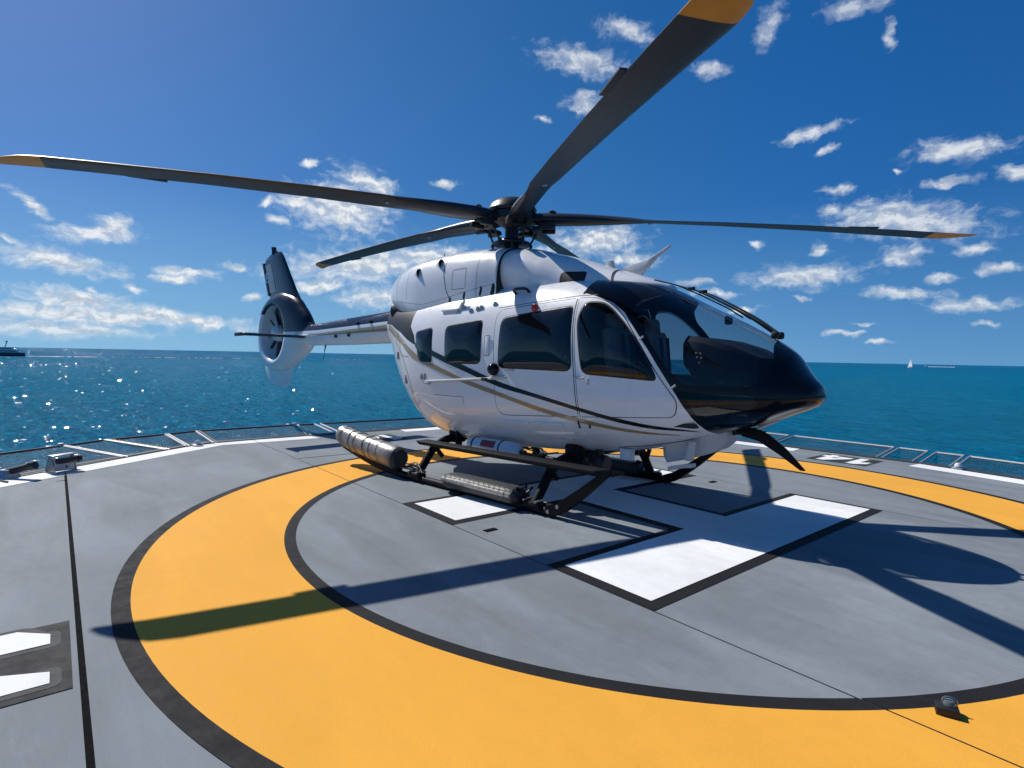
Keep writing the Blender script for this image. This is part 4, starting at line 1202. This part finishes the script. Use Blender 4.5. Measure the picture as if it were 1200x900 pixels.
    for s in (-1, 1):
        rows = []
        for k in range(7):
            z = 3.06 + (3.72 - 3.06) * k / 6; x0, x1 = np.interp(z, [3.02, 3.75], [-9.54, -9.83]), np.interp(z, [3.02, 3.75], [-9.10, -9.42])
            rows.append([(x, s * (fin_y(x, z) + .004), z) for x in np.linspace(x0, x1, 6)])
        obj('rudder_panel', loft(rows, closed=False, caps=False), 'tail_grey', fin)
        cu = bpy.data.curves.new('registration', 'FONT'); cu.body = '8EJ'; cu.size = .36; cu.align_x = 'CENTER'; cu.align_y = 'CENTER'; cu.extrude = .002
        to = bpy.data.objects.new('registration', cu); COL.objects.link(to)
        bpy.context.view_layer.update()
        me = bpy.data.meshes.new_from_object(to); COL.objects.unlink(to); bpy.data.objects.remove(to)
        me.name = 'registration'; me.materials.clear(); me.materials.append(MATS['letter_white'])
        ro_ = bpy.data.objects.new('registration', me); COL.objects.link(ro_); ro_.parent = fin
        X = Vector((1, 0, 0)) if s < 0 else Vector((-1, 0, 0)); X = (Vector((-.42 * (1 if s < 0 else 1), 0, 1)).normalized()) * (-1 if s < 0 else 1)
        X = Vector((1, 0, 0)) * (1 if s < 0 else -1); Y = Vector((-.40, 0, 1)).normalized(); Z = X.cross(Y).normalized()
        M = Matrix((X, Y, Vector((0, s, 0)))).transposed().to_4x4(); M.translation = (-9.40, s * (fin_y(-9.40, 3.4) + .008), 3.42)
        ro_.matrix_local = M
    obj('trailing_strip', prism([(-9.52, 3.0), (-9.60, 3.0), (-9.93, 3.78), (-9.85, 3.78)], -.02, .02, 'Y'), 'rubber', fin, smooth=False)
    obj('fin_light', join(lathe([(.05, 3.93), (.045, 4.02), (.055, 4.03), (.055, 4.09), (0, 4.10)], 16, 'Z', (-9.33, 0, 0)), lathe([(.022, 3.93), (.02, 3.99), (0, 4.0)], 10, 'Z', (-9.18, 0, 0))), 'dark_metal', fin)
    # lower bumper fin
    sec = []
    for (z, a, b, tk) in ((1.55, -8.15, -9.6, .10), (1.45, -8.2, -9.72, .09), (1.3, -8.33, -9.78, .075), (1.1, -8.44, -9.66, .06), (1.0, -8.48, -9.45, .045), (.93, -8.58, -9.0, .03)):
        sec.append([(b, 0, z), (b + (a - b) * .3, -tk, z), (b + (a - b) * .75, -tk, z), (a, 0, z), (b + (a - b) * .75, tk, z), (b + (a - b) * .3, tk, z)])
    obj('bumper_fin', loft(sec), 'white_paint', HELI, angle=60)
    # stabiliser
    sec = []
    for y in (-1.40, -1.0, 0, 1.0, 1.40):
        ring = []
        for u, h in ((0, 0), (.05, .022), (.2, .034), (.5, .028), (1, .004), (.5, -.022), (.2, -.028), (.05, -.018)):
            ring.append((-7.36 - .46 * u, y, 2.0 + h))
        sec.append(ring)
    st = obj('stabilizer', loft(sec), 'navy_paint', HELI, angle=50)
    for s in (-1, 1):
        obj('stabilizer_tip', join(box(-7.55, s * 1.42, 2.0, .40, .04, .07, .015), lathe([(.03, 0), (.03, .05), (.015, .09), (0, .1)], 10, 'X', (-7.36, s * 1.42, 2.0))), 'rubber', st)
    obj('stabilizer_mount', box(-7.55, 0, 2.0, .5, .38, .12, .04), 'white_paint', HELI)
build_tail()

def build_rotor():
    hx, hz = -1.79, 3.50
    base = obj('rotor_mast', lathe([(.16, 2.96), (.14, 3.08), (.095, 3.10), (.09, 3.40), (.15, 3.44), (0, 3.45)], 24, 'Z', (hx, 0, 0)), 'dark_metal', HELI)
    sp = obj('swashplate', lathe([(.12, 3.12), (.22, 3.125), (.27, 3.135), (.275, 3.155), (.24, 3.17), (.17, 3.18), (.15, 3.21), (.10, 3.22), (.05, 3.22)], 30, 'Z', (hx, 0, 0)), 'dark_metal', HELI)
    obj('rotor_hub', join(lathe([(.10, 3.36), (.16, 3.40), (.24, 3.43), (.30, 3.45), (.30, 3.55), (.24, 3.57), (0, 3.57)], 30, 'Z', (hx, 0, 0)),
                          lathe([(.32, 3.56), (.335, 3.60), (.30, 3.67), (.22, 3.73), (.10, 3.765), (0, 3.77)], 30, 'Z', (hx, 0, 0))), 'blade_root', HELI)
    AZ = [(254.8, -0.6), (-35.2, -1.4), (35.5, -1.4), (110, 0.0), (181.5, 1.1)]
    # blade sections: r, chord centre offset, chord, thickness, pitch(deg)
    SEC = [(.26, .0, .17, .15, 6), (.40, .0, .22, .17, 8), (.60, .0, .27, .17, 11), (.90, -.005, .28, .155, 14), (1.2, -.01, .27, .13, 15), (1.5, -.015, .265, .095, 14), (1.68, -.02, .29, .058, 12), (1.85, -.02, .325, .044, 10.5),
           (2.6, -.02, .325, .040, 7.2), (3.6, -.02, .325, .039, 4.2), (4.6, -.02, .325, .038, 1.8), (4.925, -.02, .325, .037, 1.2), (4.935, -.02, .325, .037, 1.2), (5.08, -.035, .30, .032, 1), (5.20, -.08, .23, .024, 1), (5.32, -.155, .11, .012, 1), (5.36, -.19, .04, .006, 1)]
    ring0 = [(0.5, 0), (.46, .26), (.36, .42), (.2, .5), (0, .44), (-.25, .26), (-.5, .05), (-.5, -.05), (-.25, -.2), (0, -.36), (.2, -.42), (.36, -.38), (.46, -.22)]
    secs = []
    for r, off, ch, tk, pit in SEC:
        c, s = math.cos(R(pit)), math.sin(R(pit)); k = min(1, max(0, (1.9 - r) / .9))
        zz = -0.20 * (r / 5.4) ** 2
        q = []
        for u, h in ring0:
            # root cuff is elliptical, the working blade an aerofoil; leading edge towards +y
            ang = math.atan2(h, u); e = (math.cos(ang) * .5, math.sin(ang) * .5)
            uu, hh = u * (1 - k) + e[0] * k, h * (1 - k) + e[1] * k
            a, b = off + uu * ch, hh * tk
            q.append((r, a * c - b * s, zz + a * s + b * c))
        secs.append(q)
    g = loft(secs); nr = len(ring0)
    mi = []
    for f in g[1]:
        r = min(g[0][i][0] for i in f); mi.append(0 if r < 1.6 else (1 if r < 4.93 else 2))
    def blade_surface_z(r, a):
        p = float(np.interp(r, [q[0] for q in SEC], [q[4] for q in SEC])); return -0.20 * (r / 5.4) ** 2 + a * math.sin(R(p))
    tab = prism([(3.98, -.175), (4.32, -.175), (4.32, -.225), (3.98, -.225)], -.006, .006, 'Z')
    tab = ([(x, y, z + blade_surface_z(4.15, -.18)) for x, y, z in tab[0]], tab[1])
    plug = lathe([(.028, 0), (.026, -.014), (0, -.016)], 12, 'Z', (1.75, .0, blade_surface_z(1.75, 0) - .020))
    damper = join(box(.46, .13, -.12, .20, .07, .09, .02), box(.46, -.13, -.12, .20, .07, .09, .02), box(.34, 0, -.14, .12, .22, .06, .02))
    bolt = lathe([(.05, -.10), (.05, .10), (.03, .115), (0, .115)], 14, 'Z', (.52, 0, 0))
    first = None
    for az, flap in AZ:
        if first is None:
            b = obj('rotor_blade', g, ['blade_root', 'blade_grey', 'blade_yellow'], HELI, mi=mi, angle=50)
            kids = [obj('trim_tab', tab, 'blade_grey', b, smooth=False), obj('balance_plug', plug, 'steel', b), obj('blade_bolt', bolt, 'dark_metal', b), obj('lead_lag_damper', damper, 'rubber', b)]
            first = (b, kids)
        else:
            b = first[0].copy(); COL.objects.link(b); b.parent = HELI
            for k in first[1]:
                kk = k.copy(); COL.objects.link(kk); kk.parent = b
        b.scale = ({35.5: 1.045, -35.2: 1.012, 254.8: 1.0}.get(az, 1.0), 1, 1)
        b.location = (hx, 0, hz - .01); b.rotation_euler = (0, R(-flap), R(az))
    for k in range(5):
        a = R(AZ[k][0] + 22); a2 = R(AZ[k][0] + 14)
        p = (hx + .26 * math.cos(a), .26 * math.sin(a), 3.16); q = (hx + .40 * math.cos(a2), .40 * math.sin(a2), 3.42)
        obj('pitch_link', join(tube([p, q], .014, 8), lathe([(.028, -.03), (.028, .03), (0, .03)], 10, 'Z', p), lathe([(.035, -.04), (.035, .04), (0, .04)], 10, 'Z', q)), 'dark_metal', HELI)
    for k in range(4):
        a = R(45 + 90 * k)
        obj('control_rod', tube([(hx + .20 * math.cos(a), .20 * math.sin(a), 2.95), (hx + .27 * math.cos(a), .27 * math.sin(a), 3.13)], .018, 8), 'dark_metal', HELI)
build_rotor()

def build_gear():
    for s in (-1, 1):
        Y = s * 1.2
        tubep = spline([(-4.02, Y, .26), (-3.6, Y, .17), (-3.1, Y, .085), (-2.6, Y, .05), (-2.0, Y, .045), (-.8, Y, .045), (-.12, Y, .045), (.06, Y, .075), (.2, Y, .18)], 6)
        sk = obj('skid', tube(tubep, .045, 14), 'black_gear', HELI)
        # flat toe blade riveted to the skid front
        toe = [[(x + a * nx, Y + b, z + a * nz) for a, b in ((-.055, -.05), (.055, -.05), (.055, .05), (-.055, .05))] for (x, z, nx, nz) in ((-.05, .05, -.3, .95), (.12, .12, -.6, .8), (.38, .32, -.6, .8), (.60, .505, -.6, .8), (.67, .545, -.45, .9))]
        w = [1.0, 1.0, .8, .6, .45]
        toe = [[tuple(np.array(c) + (np.array(p) - np.array(c)) * k) for p in q] for q, k, c in zip(toe, w, [tuple(np.mean(q, axis=0)) for q in toe])]
        obj('skid_toe', loft(toe), 'black_gear', sk, smooth=False)
        for x in (-.02, .10):
            obj('toe_bolt', lathe([(.022, 0), (.02, .014), (0, .016)], 10, 'Y', (x, Y + .0, .06 if x < 0 else .13)) if s > 0 else mirror(lathe([(.022, .045), (.02, .062), (0, .064)], 10, 'Y', (x, 1.2, .06 if x < 0 else .13))), 'steel', sk)
        for x in (-2.25, -.25):
            obj('skid_shoe', box(x, Y, .075, .26, .13, .09, .03), 'black_gear', sk)
            obj('clamp_bolt', join(*[box(x + d, Y + s * .0, .13, .03, .16, .02, .005) for d in (-.08, .08)]), 'steel', sk)
        # step board above the skid
        sp = prism([(-2.36, .512), (-2.28, .468), (.58, .475), (.68, .505), (.66, .522), (.55, .525)], s * 1.05 - .10, s * 1.05 + .10, 'Y', .008)
        st = obj('boarding_step', sp, 'black_gear', HELI, angle=30)
        for x in (-2.1, -.20):
            obj('step_bracket', tube([(x, s * 1.05, .47), (x + .02, s * .92, .32)], .03, 8), 'black_gear', st)
        # floats: aft bag lies along the rising skid tail, forward bag is packed flat
        bag = []
        ax = [(-4.10, .39), (-4.05, .395), (-3.7, .335), (-3.2, .275), (-2.75, .235), (-2.64, .23), (-2.60, .23)]
        rad = [.10, .145, .15, .155, .155, .15, .12]
        pts = 20
        for i in range(len(ax) - 1):
            for k in range(5 if i < len(ax) - 2 else 6):
                t = k / 5; x = ax[i][0] + (ax[i + 1][0] - ax[i][0]) * t; z = ax[i][1] + (ax[i + 1][1] - ax[i][1]) * t; r = rad[i] + (rad[i + 1] - rad[i]) * t
                r *= 1 + (.022 * math.sin(x * 31) + .015 * math.sin(x * 73 + 1)) * (1 if 0 < i < 5 else 0)
                bag.append([(x, Y + r * .95 * math.cos(a) * (1 + .03 * math.sin(3 * a + x * 11) + .015 * math.sin(7 * a - x * 37)), z + r * math.sin(a) + .02) for a in [2 * math.pi * j / pts for j in range(pts)]])
        g = loft(bag); n = len(g[1])
        fb = obj('float_bag', g, ['bag_silver', 'bag_black'], HELI, mi=[1 if min(g[0][i][0] for i in f) > -2.72 else 0 for f in g[1]], angle=50)
        for x in (-3.93, -3.71, -3.56, -3.33, -3.17, -2.98):
            z = float(np.interp(x, [a for a, b in ax], [b for a, b in ax])) + .02
            lace = [(x + .02 * math.sin(a * 2), Y + .158 * .95 * math.cos(a), z + .160 * math.sin(a)) for a in [2 * math.pi * j / 20 for j in range(21)]]
            obj('bag_strap', tube(lace, .006, 6, cap=False), 'bag_silver', fb)
        obj('bag_cradle', tube([(x, Y, float(np.interp(x, [-4.02, -3.1, -2.6], [.265, .10, .075]))) for x in (-4.0, -3.5, -3.1, -2.62)], .05, 8), 'black_gear', fb)
        fz = lambda a: .085 + .105 * math.sin(a)
        bag2 = []
        for x, k in ((-1.62, .6), (-1.58, .9), (-1.5, 1), (-1.2, 1.02), (-.9, 1.0), (-.6, 1.03), (-.47, 1), (-.42, .85), (-.40, .55)):
            bag2.append([(x, Y + k * .145 * math.copysign(abs(math.cos(a)) ** .6, math.cos(a)), .135 + k * .085 * math.copysign(abs(math.sin(a)) ** .6, math.sin(a))) for a in [2 * math.pi * j / 24 for j in range(24)]])
        g = loft(bag2)
        b2 = obj('float_bag', g, 'bag_black', HELI, angle=50)
        g = tube(spline([(-1.57, Y + s * .135, .16), (-1.2, Y + s * .15, .165), (-.8, Y + s * .148, .16), (-.45, Y + s * .135, .155)], 5), .03, 8)
        obj('bag_flap', g, 'bag_silver', b2)
        rng = random.Random(11)
        lc = []
        for k in range(14):
            x = -1.52 + k * .08
            lc.append(tube([(x, Y + s * .12, .225), (x + .03, Y + s * .168, .17), (x + .01, Y + s * .165, .11)], .003, 5))
        obj('bag_lacing', join(*lc), 'bag_black', b2)
        knot = [tube(spline([(-.44 + rng.uniform(-.03, .06), Y + rng.uniform(-.12, .12), .10 + rng.uniform(0, .14)) for _ in range(5)], 5), .014, 6) for _ in range(6)]
        obj('bag_lashing', join(*knot), 'rubber', b2)
        hose = [tube(spline([(-2.55, Y, .15), (-2.45, Y + rng.uniform(-.05, .05), .20 + rng.uniform(-.06, .08)), (-2.3, Y + rng.uniform(-.06, .06), .14 + rng.uniform(-.04, .1)), (-2.1, Y + rng.uniform(-.04, .04), .13)], 6), .011, 6) for _ in range(5)]
        for h_ in hose:
            obj('inflation_hose', h_, 'bag_black', HELI)
    for x in (-2.25, -.25):
        path = spline([(x, -1.2, .07), (x, -1.08, .22), (x, -.93, .40), (x, -.72, .50), (x, -.3, .52), (x, .3, .52), (x, .72, .50), (x, .93, .40), (x, 1.08, .22), (x, 1.2, .07)], 7)
        obj('cross_tube', tube(path, .052, 14), 'black_gear', HELI)
        for s in (-1, 1):
            obj('cross_tube_mount', join(box(x, s * .52, .55, .16, .20, .20, .03), box(x + .12, s * .60, .53, .05, .10, .22, .02)), 'black_gear', HELI)
    for s in (-1, 1):
        cy = s * .74
        c = obj('gas_cylinder', lathe([(.0, -1.76), (.05, -1.75), (.09, -1.72), (.105, -1.66), (.105, -1.0), (.095, -.93), (.06, -.88), (0, -.865)], 26, 'X', (0, cy, .50)), 'cylinder_white', HELI)
        for x in (-1.62, -1.15):
            obj('cylinder_strap', lathe([(.108, x - .012), (.110, x), (.108, x + .012)], 26, 'X', (0, cy, .50)), 'rubber', c)
        lab = [[(x, cy + s * .1075 * math.cos(a), .50 + .1075 * math.sin(a)) for a in np.linspace(.15, 1.0, 7)] for x in (-1.46, -1.22)]
        obj('cylinder_label', loft(lab, closed=False, caps=False), 'label_red', c)
        obj('cylinder_valve', join(tube([(-.87, cy, .50), (-.80, cy, .50)], .03, 10), tube(spline([(-.80, cy, .50), (-.72, cy * .98, .46), (-.6, cy * .95, .50), (-.4, cy * .85, .54)], 5), .012, 6)), 'dark_metal', c)
build_gear()

def build_details():
    # rail and round camera ball on the starboard rear
    for s in (-1, 1):
        yy = side_y(POD, -1.8, 1.32)
        obj('door_rail', join(xf(tube([(-2.5, s * (side_y(POD, -2.5, 1.27) + .02), 1.27), (-1.0, s * (side_y(POD, -1.0, 1.365) + .02), 1.365)], .017, 8)),
                              box(-1.1, s * (yy + .02), 1.37, .24, .03, .025, .006), box(-2.46, s * (yy + .01), 1.25, .10, .03, .035, .008)), 'light_grey', HELI)
        obj('rail_end', box(-1.33, s * (yy + .028), 1.338, .10, .035, .04, .01), 'rubber', HELI)
        obj('observation_ball', lathe([(0, -.075), (.03, -.069), (.055, -.05), (.071, -.02), (.075, 0), (.071, .02), (.055, .05), (.03, .069), (0, .075)], 22, 'Z', (-1.18, s * (yy + .03), 1.46)), 'black_paint', HELI)
        obj('service_panel', xf(box(0, 0, 0, .07, .012, .22, .004), (-1.33, s * (side_y(POD, -1.33, 1.74) + .002), 1.74)), 'white_paint', FUS)
        for (x, z) in ((-2.63, 1.335), (-2.55, 1.34)):
            obj('static_port', xf(box(0, 0, 0, .05, .01, .085, .004), (x, s * (side_y(POD, x, z) + .002), z)), 'tail_grey', FUS)
        for (x, z, w, h) in ((-3.42, 1.62, .09, .16), (-3.1, 1.28, .08, .18)):
            obj('door_latch', xf(box(0, 0, 0, w * .6, .014, h * .7, .005, rot=(0, 0, R(18) * s * -1)), (x, s * (side_y(POD, x, z) + .003), z)), 'tail_grey', FUS)
        # cleats and lugs along the roof shoulder
        for (x, z) in ((-1.90, 2.24), (-1.74, 2.19), (-1.62, 2.205), (-1.56, 2.215), (-1.34, 2.25), (-1.98, 2.20)):
            obj('roof_lug', xf(box(0, 0, 0, .05, .035, .06, .012, rot=(0, R(20), 0)), (x, s * (side_y(POD, x, z) + .005), z)), 'steel', FUS)
        obj('roof_cleat', xf(join(tube([(-.02, 0, -.07), (.07, 0, .08)], .018, 8), box(0, 0, 0, .04, .03, .13, .01, rot=(0, R(30), 0))), (-1.95, s * (side_y(POD, -1.95, 2.25) + .02), 2.25)), 'light_grey', FUS)
        yh = side_y(POD, -.98, 2.36)
        obj('grab_handle', tube(spline([(-1.08, s * yh, 2.36), (-1.07, s * (yh + .05), 2.40), (-.98, s * (yh + .055), 2.41), (-.88, s * (yh + .05), 2.40), (-.87, s * yh, 2.37)], 5), .018, 8), 'rubber', HELI)
        obj('hinge_fairing', xf(box(0, 0, 0, .34, .05, .035, .015), (-2.15, s * (side_y(POD, -2.15, 2.2) + .0), 2.215)), 'white_paint', FUS)
        yb = side_y(POD, -.64, 2.16)
        obj('beacon_light', lathe([(.05, 0), (.045, .03), (.02, .05), (0, .052)], 14, 'Y', (-.66, yb, 2.16)) if s > 0 else mirror(lathe([(.05, 0), (.045, .03), (.02, .05), (0, .052)], 14, 'Y', (-.66, yb, 2.16))), 'beacon_red', HELI)
        # white strips below the sliding door, the sill highlight put into their colour
        for (a, b, z0, z1) in ((-1.15, -.68, .845, .862), (-.62, -.22, .87, .885)):
            pts = [(x, s * (side_y(POD, x, z) + .008), z) for x, z in zip(np.linspace(a, b, 6), np.linspace(z0, z1, 6))]
            obj('sill_highlight_strip', tube(pts, .016, 8), 'white_paint', FUS)
        for (a, b, z) in ((-.66, -.27, .72), (-.16, -.04, .73)):
            pts = [(x, s * (side_y(POD, x, z) + .002), z) for x in np.linspace(a, b, 5)]
            obj('drain_strip', tube(pts, .010, 6), 'light_grey', FUS)
        for (x, z) in ((-.0, .93), (.0, .89), (.13, .90)):
            obj('jack_pad', xf(box(0, 0, 0, .014, .02, .05, .003), (x, s * (side_y(POD, x, z) + .004), z)), 'seam_dark', FUS)
    # wipers
    for s in (-1, 1):
        arm = spline([(1.66, s * .07, 1.87), (1.45, s * .10, 2.02), (1.1, s * .12, 2.22), (.86, s * .14, 2.335)], 6)
        w = obj('wiper', tube(arm, [.014 - .007 * i / (len(arm) - 1) for i in range(len(arm))], 8), 'rubber', HELI)
        bl = [(x, s * yy, z + .02) for x, yy, z in ((.50, .20, 2.42), (.75, .17, 2.345), (1.0, .14, 2.225), (1.25, .11, 2.09), (1.40, .10, 1.99))]
        obj('wiper_blade', tube(bl, .008, 6), 'rubber', w)
        obj('wiper_pivot', box(1.69, s * .07, 1.84, .07, .05, .07, .02), 'rubber', w)
        obj('blade_clip', box(.88, s * .14, 2.325, .09, .03, .035, .01), 'rubber', w)
    # wire cutters
    obj('wire_cutter', prism([(1.30, .93), (1.52, .955), (1.64, .90), (1.80, .78), (1.97, .60), (1.93, .60), (1.74, .725), (1.55, .83), (1.40, .86)], -.022, .022, 'Y', .006), 'black_gear', HELI, angle=30)
    obj('cutter_brace', tube([(1.46, 0, .90), (1.86, 0, 1.13)], .02, 8), 'light_grey', HELI)
    up = obj('wire_cutter', prism([(-.02, 2.62), (.02, 2.655), (.30, 2.70), (.56, 2.83), (.575, 2.82), (.42, 2.72), (.30, 2.60), (.22, 2.54)], -.018, .018, 'Y', .005), 'light_grey', HELI, angle=30)
    obj('roof_antenna', loft([[(x0 + u * c, h * c * .22, z) for u, h in ((0, 0), (-.3, .5), (-.8, .3), (-1, 0), (-.8, -.3), (-.3, -.5))] for x0, z, c in ((-.10, 2.60, .16), (-.13, 2.70, .13), (-.145, 2.745, .10))]), 'light_grey', HELI)
    obj('roof_antenna', lathe([(.03, 3.05), (.03, 3.10), (.006, 3.12), (.006, 3.17), (0, 3.17)], 10, 'Z', (-3.1, -.1, 0)), 'dark_metal', HELI)
    # belly fittings
    obj('belly_fairing', loft([[(x, y * w, z) for y, z in ((-1, zt), (-.9, zb), (.9, zb), (1, zt))] for x, w, zt, zb in ((.66, .22, .72, .60), (.72, .26, .72, .535), (.95, .24, .80, .60), (1.18, .20, .87, .70), (1.30, .15, .90, .80))]), 'light_grey', HELI, angle=40)
    obj('entry_step', join(prism([(1.00, .80), (1.08, .80), (1.04, .60), (.96, .60)], -.34, -.30, 'Y', .01), loft([[(x, -.32 + b, z + a) for a, b in ((-.018, -.05), (.018, -.05), (.018, .05), (-.018, .05))] for x, z in ((1.05, .56), (.98, .55), (.88, .52), (.80, .50))])), 'light_grey', HELI, angle=40)
    obj('radio_box', box(.36, -.42, .60, .13, .10, .12, .012), 'cylinder_white', HELI)
    obj('searchlight', join(lathe([(.0, -.10), (.08, -.09), (.10, -.02), (.10, .07), (.085, .10), (0, .10)], 20, 'X', (.0, -.40, .45)), box(0, -.40, .56, .08, .08, .14, .02)), 'dark_metal', HELI)
    obj('belly_antenna', prism([(1.12, .82), (1.30, .86), (1.62, .92), (1.62, .93), (1.3, .90), (1.12, .86)], -.012, .012, 'Y'), 'dark_metal', HELI, smooth=False)
    # cockpit
    obj('cabin_floor', box(.55, 0, .98, 1.3, 1.30, .04), 'cockpit_black', HELI, smooth=False)
    obj('cockpit_bulkhead', prism([(-.70, 1.0), (.70, 1.0), (.66, 2.15), (-.66, 2.15)], -.25, -.21, 'X'), 'cockpit_black', HELI, smooth=False)
    pan = obj('instrument_panel', loft([[(x, y * w, z) for y, z in ((-1, zb), (-1.0, zt - .05), (-.9, zt), (.9, zt), (1.0, zt - .05), (1, zb))] for x, w, zt, zb in ((.98, .47, 1.80, 1.62), (1.02, .50, 1.83, 1.52), (1.20, .52, 1.80, 1.40), (1.45, .48, 1.72, 1.36), (1.66, .38, 1.62, 1.36))]), 'cockpit_black', HELI, angle=40)
    obj('nose_bay', box(1.38, 0, 1.20, .42, .40, .20, .04), 'cockpit_black', HELI, smooth=False)
    obj('centre_console', box(1.0, 0, 1.2, .55, .26, .5, .03), 'cockpit_black', HELI)
    for (px, pz) in ((1.14, 1.66), (1.18, 1.655), (1.15, 1.62), (1.19, 1.615), (1.17, 1.57)):
        obj('panel_switch', lathe([(.011, 0), (.010, .010), (0, .012)], 8, 'Y', (0, 0, 0)) if False else xf(box(0, 0, 0, .018, .014, .018, .004), (px, -.522, pz)), 'light_grey', pan)
    for k in range(4):
        obj('display_screen', box(.972, -.30 + .2 * k, 1.70, .01, .17, .13, .005, rot=(0, R(-6), 0)), 'boat_glass', pan)
    for s in (-1, 1):
        y = s * .40
        se = obj('pilot_seat', join(box(.48, y, 1.22, .48, .46, .13, .05), box(.23, y, 1.58, .13, .46, .72, .06, rot=(0, R(-10), 0)), box(.46, y, 1.08, .36, .30, .20, .03)), 'seat_cloth', HELI)
        obj('headrest', box(.15, y, 1.99, .10, .26, .20, .045, rot=(0, R(-8), 0)), 'seat_cloth', se)
        obj('harness', join(tube([(.305, y - .08, 1.86), (.35, y - .07, 1.5), (.38, y - .05, 1.3)], .018, 6), tube([(.305, y + .08, 1.86), (.35, y + .07, 1.5), (.38, y + .05, 1.3)], .018, 6)), 'rubber', se)
        obj('cyclic_stick', join(tube(spline([(.72, y, 1.0), (.74, y, 1.2), (.68, y, 1.38), (.66, y, 1.48)], 4), .016, 8), box(.66, y, 1.51, .05, .05, .12, .02)), 'cockpit_black', HELI)
    obj('standby_compass', box(1.22, 0, 2.0, .07, .07, .09, .02), 'cockpit_black', HELI)
    obj('overhead_console', box(.25, 0, 2.34, .5, .30, .05, .02), 'cockpit_black', HELI)
build_details()
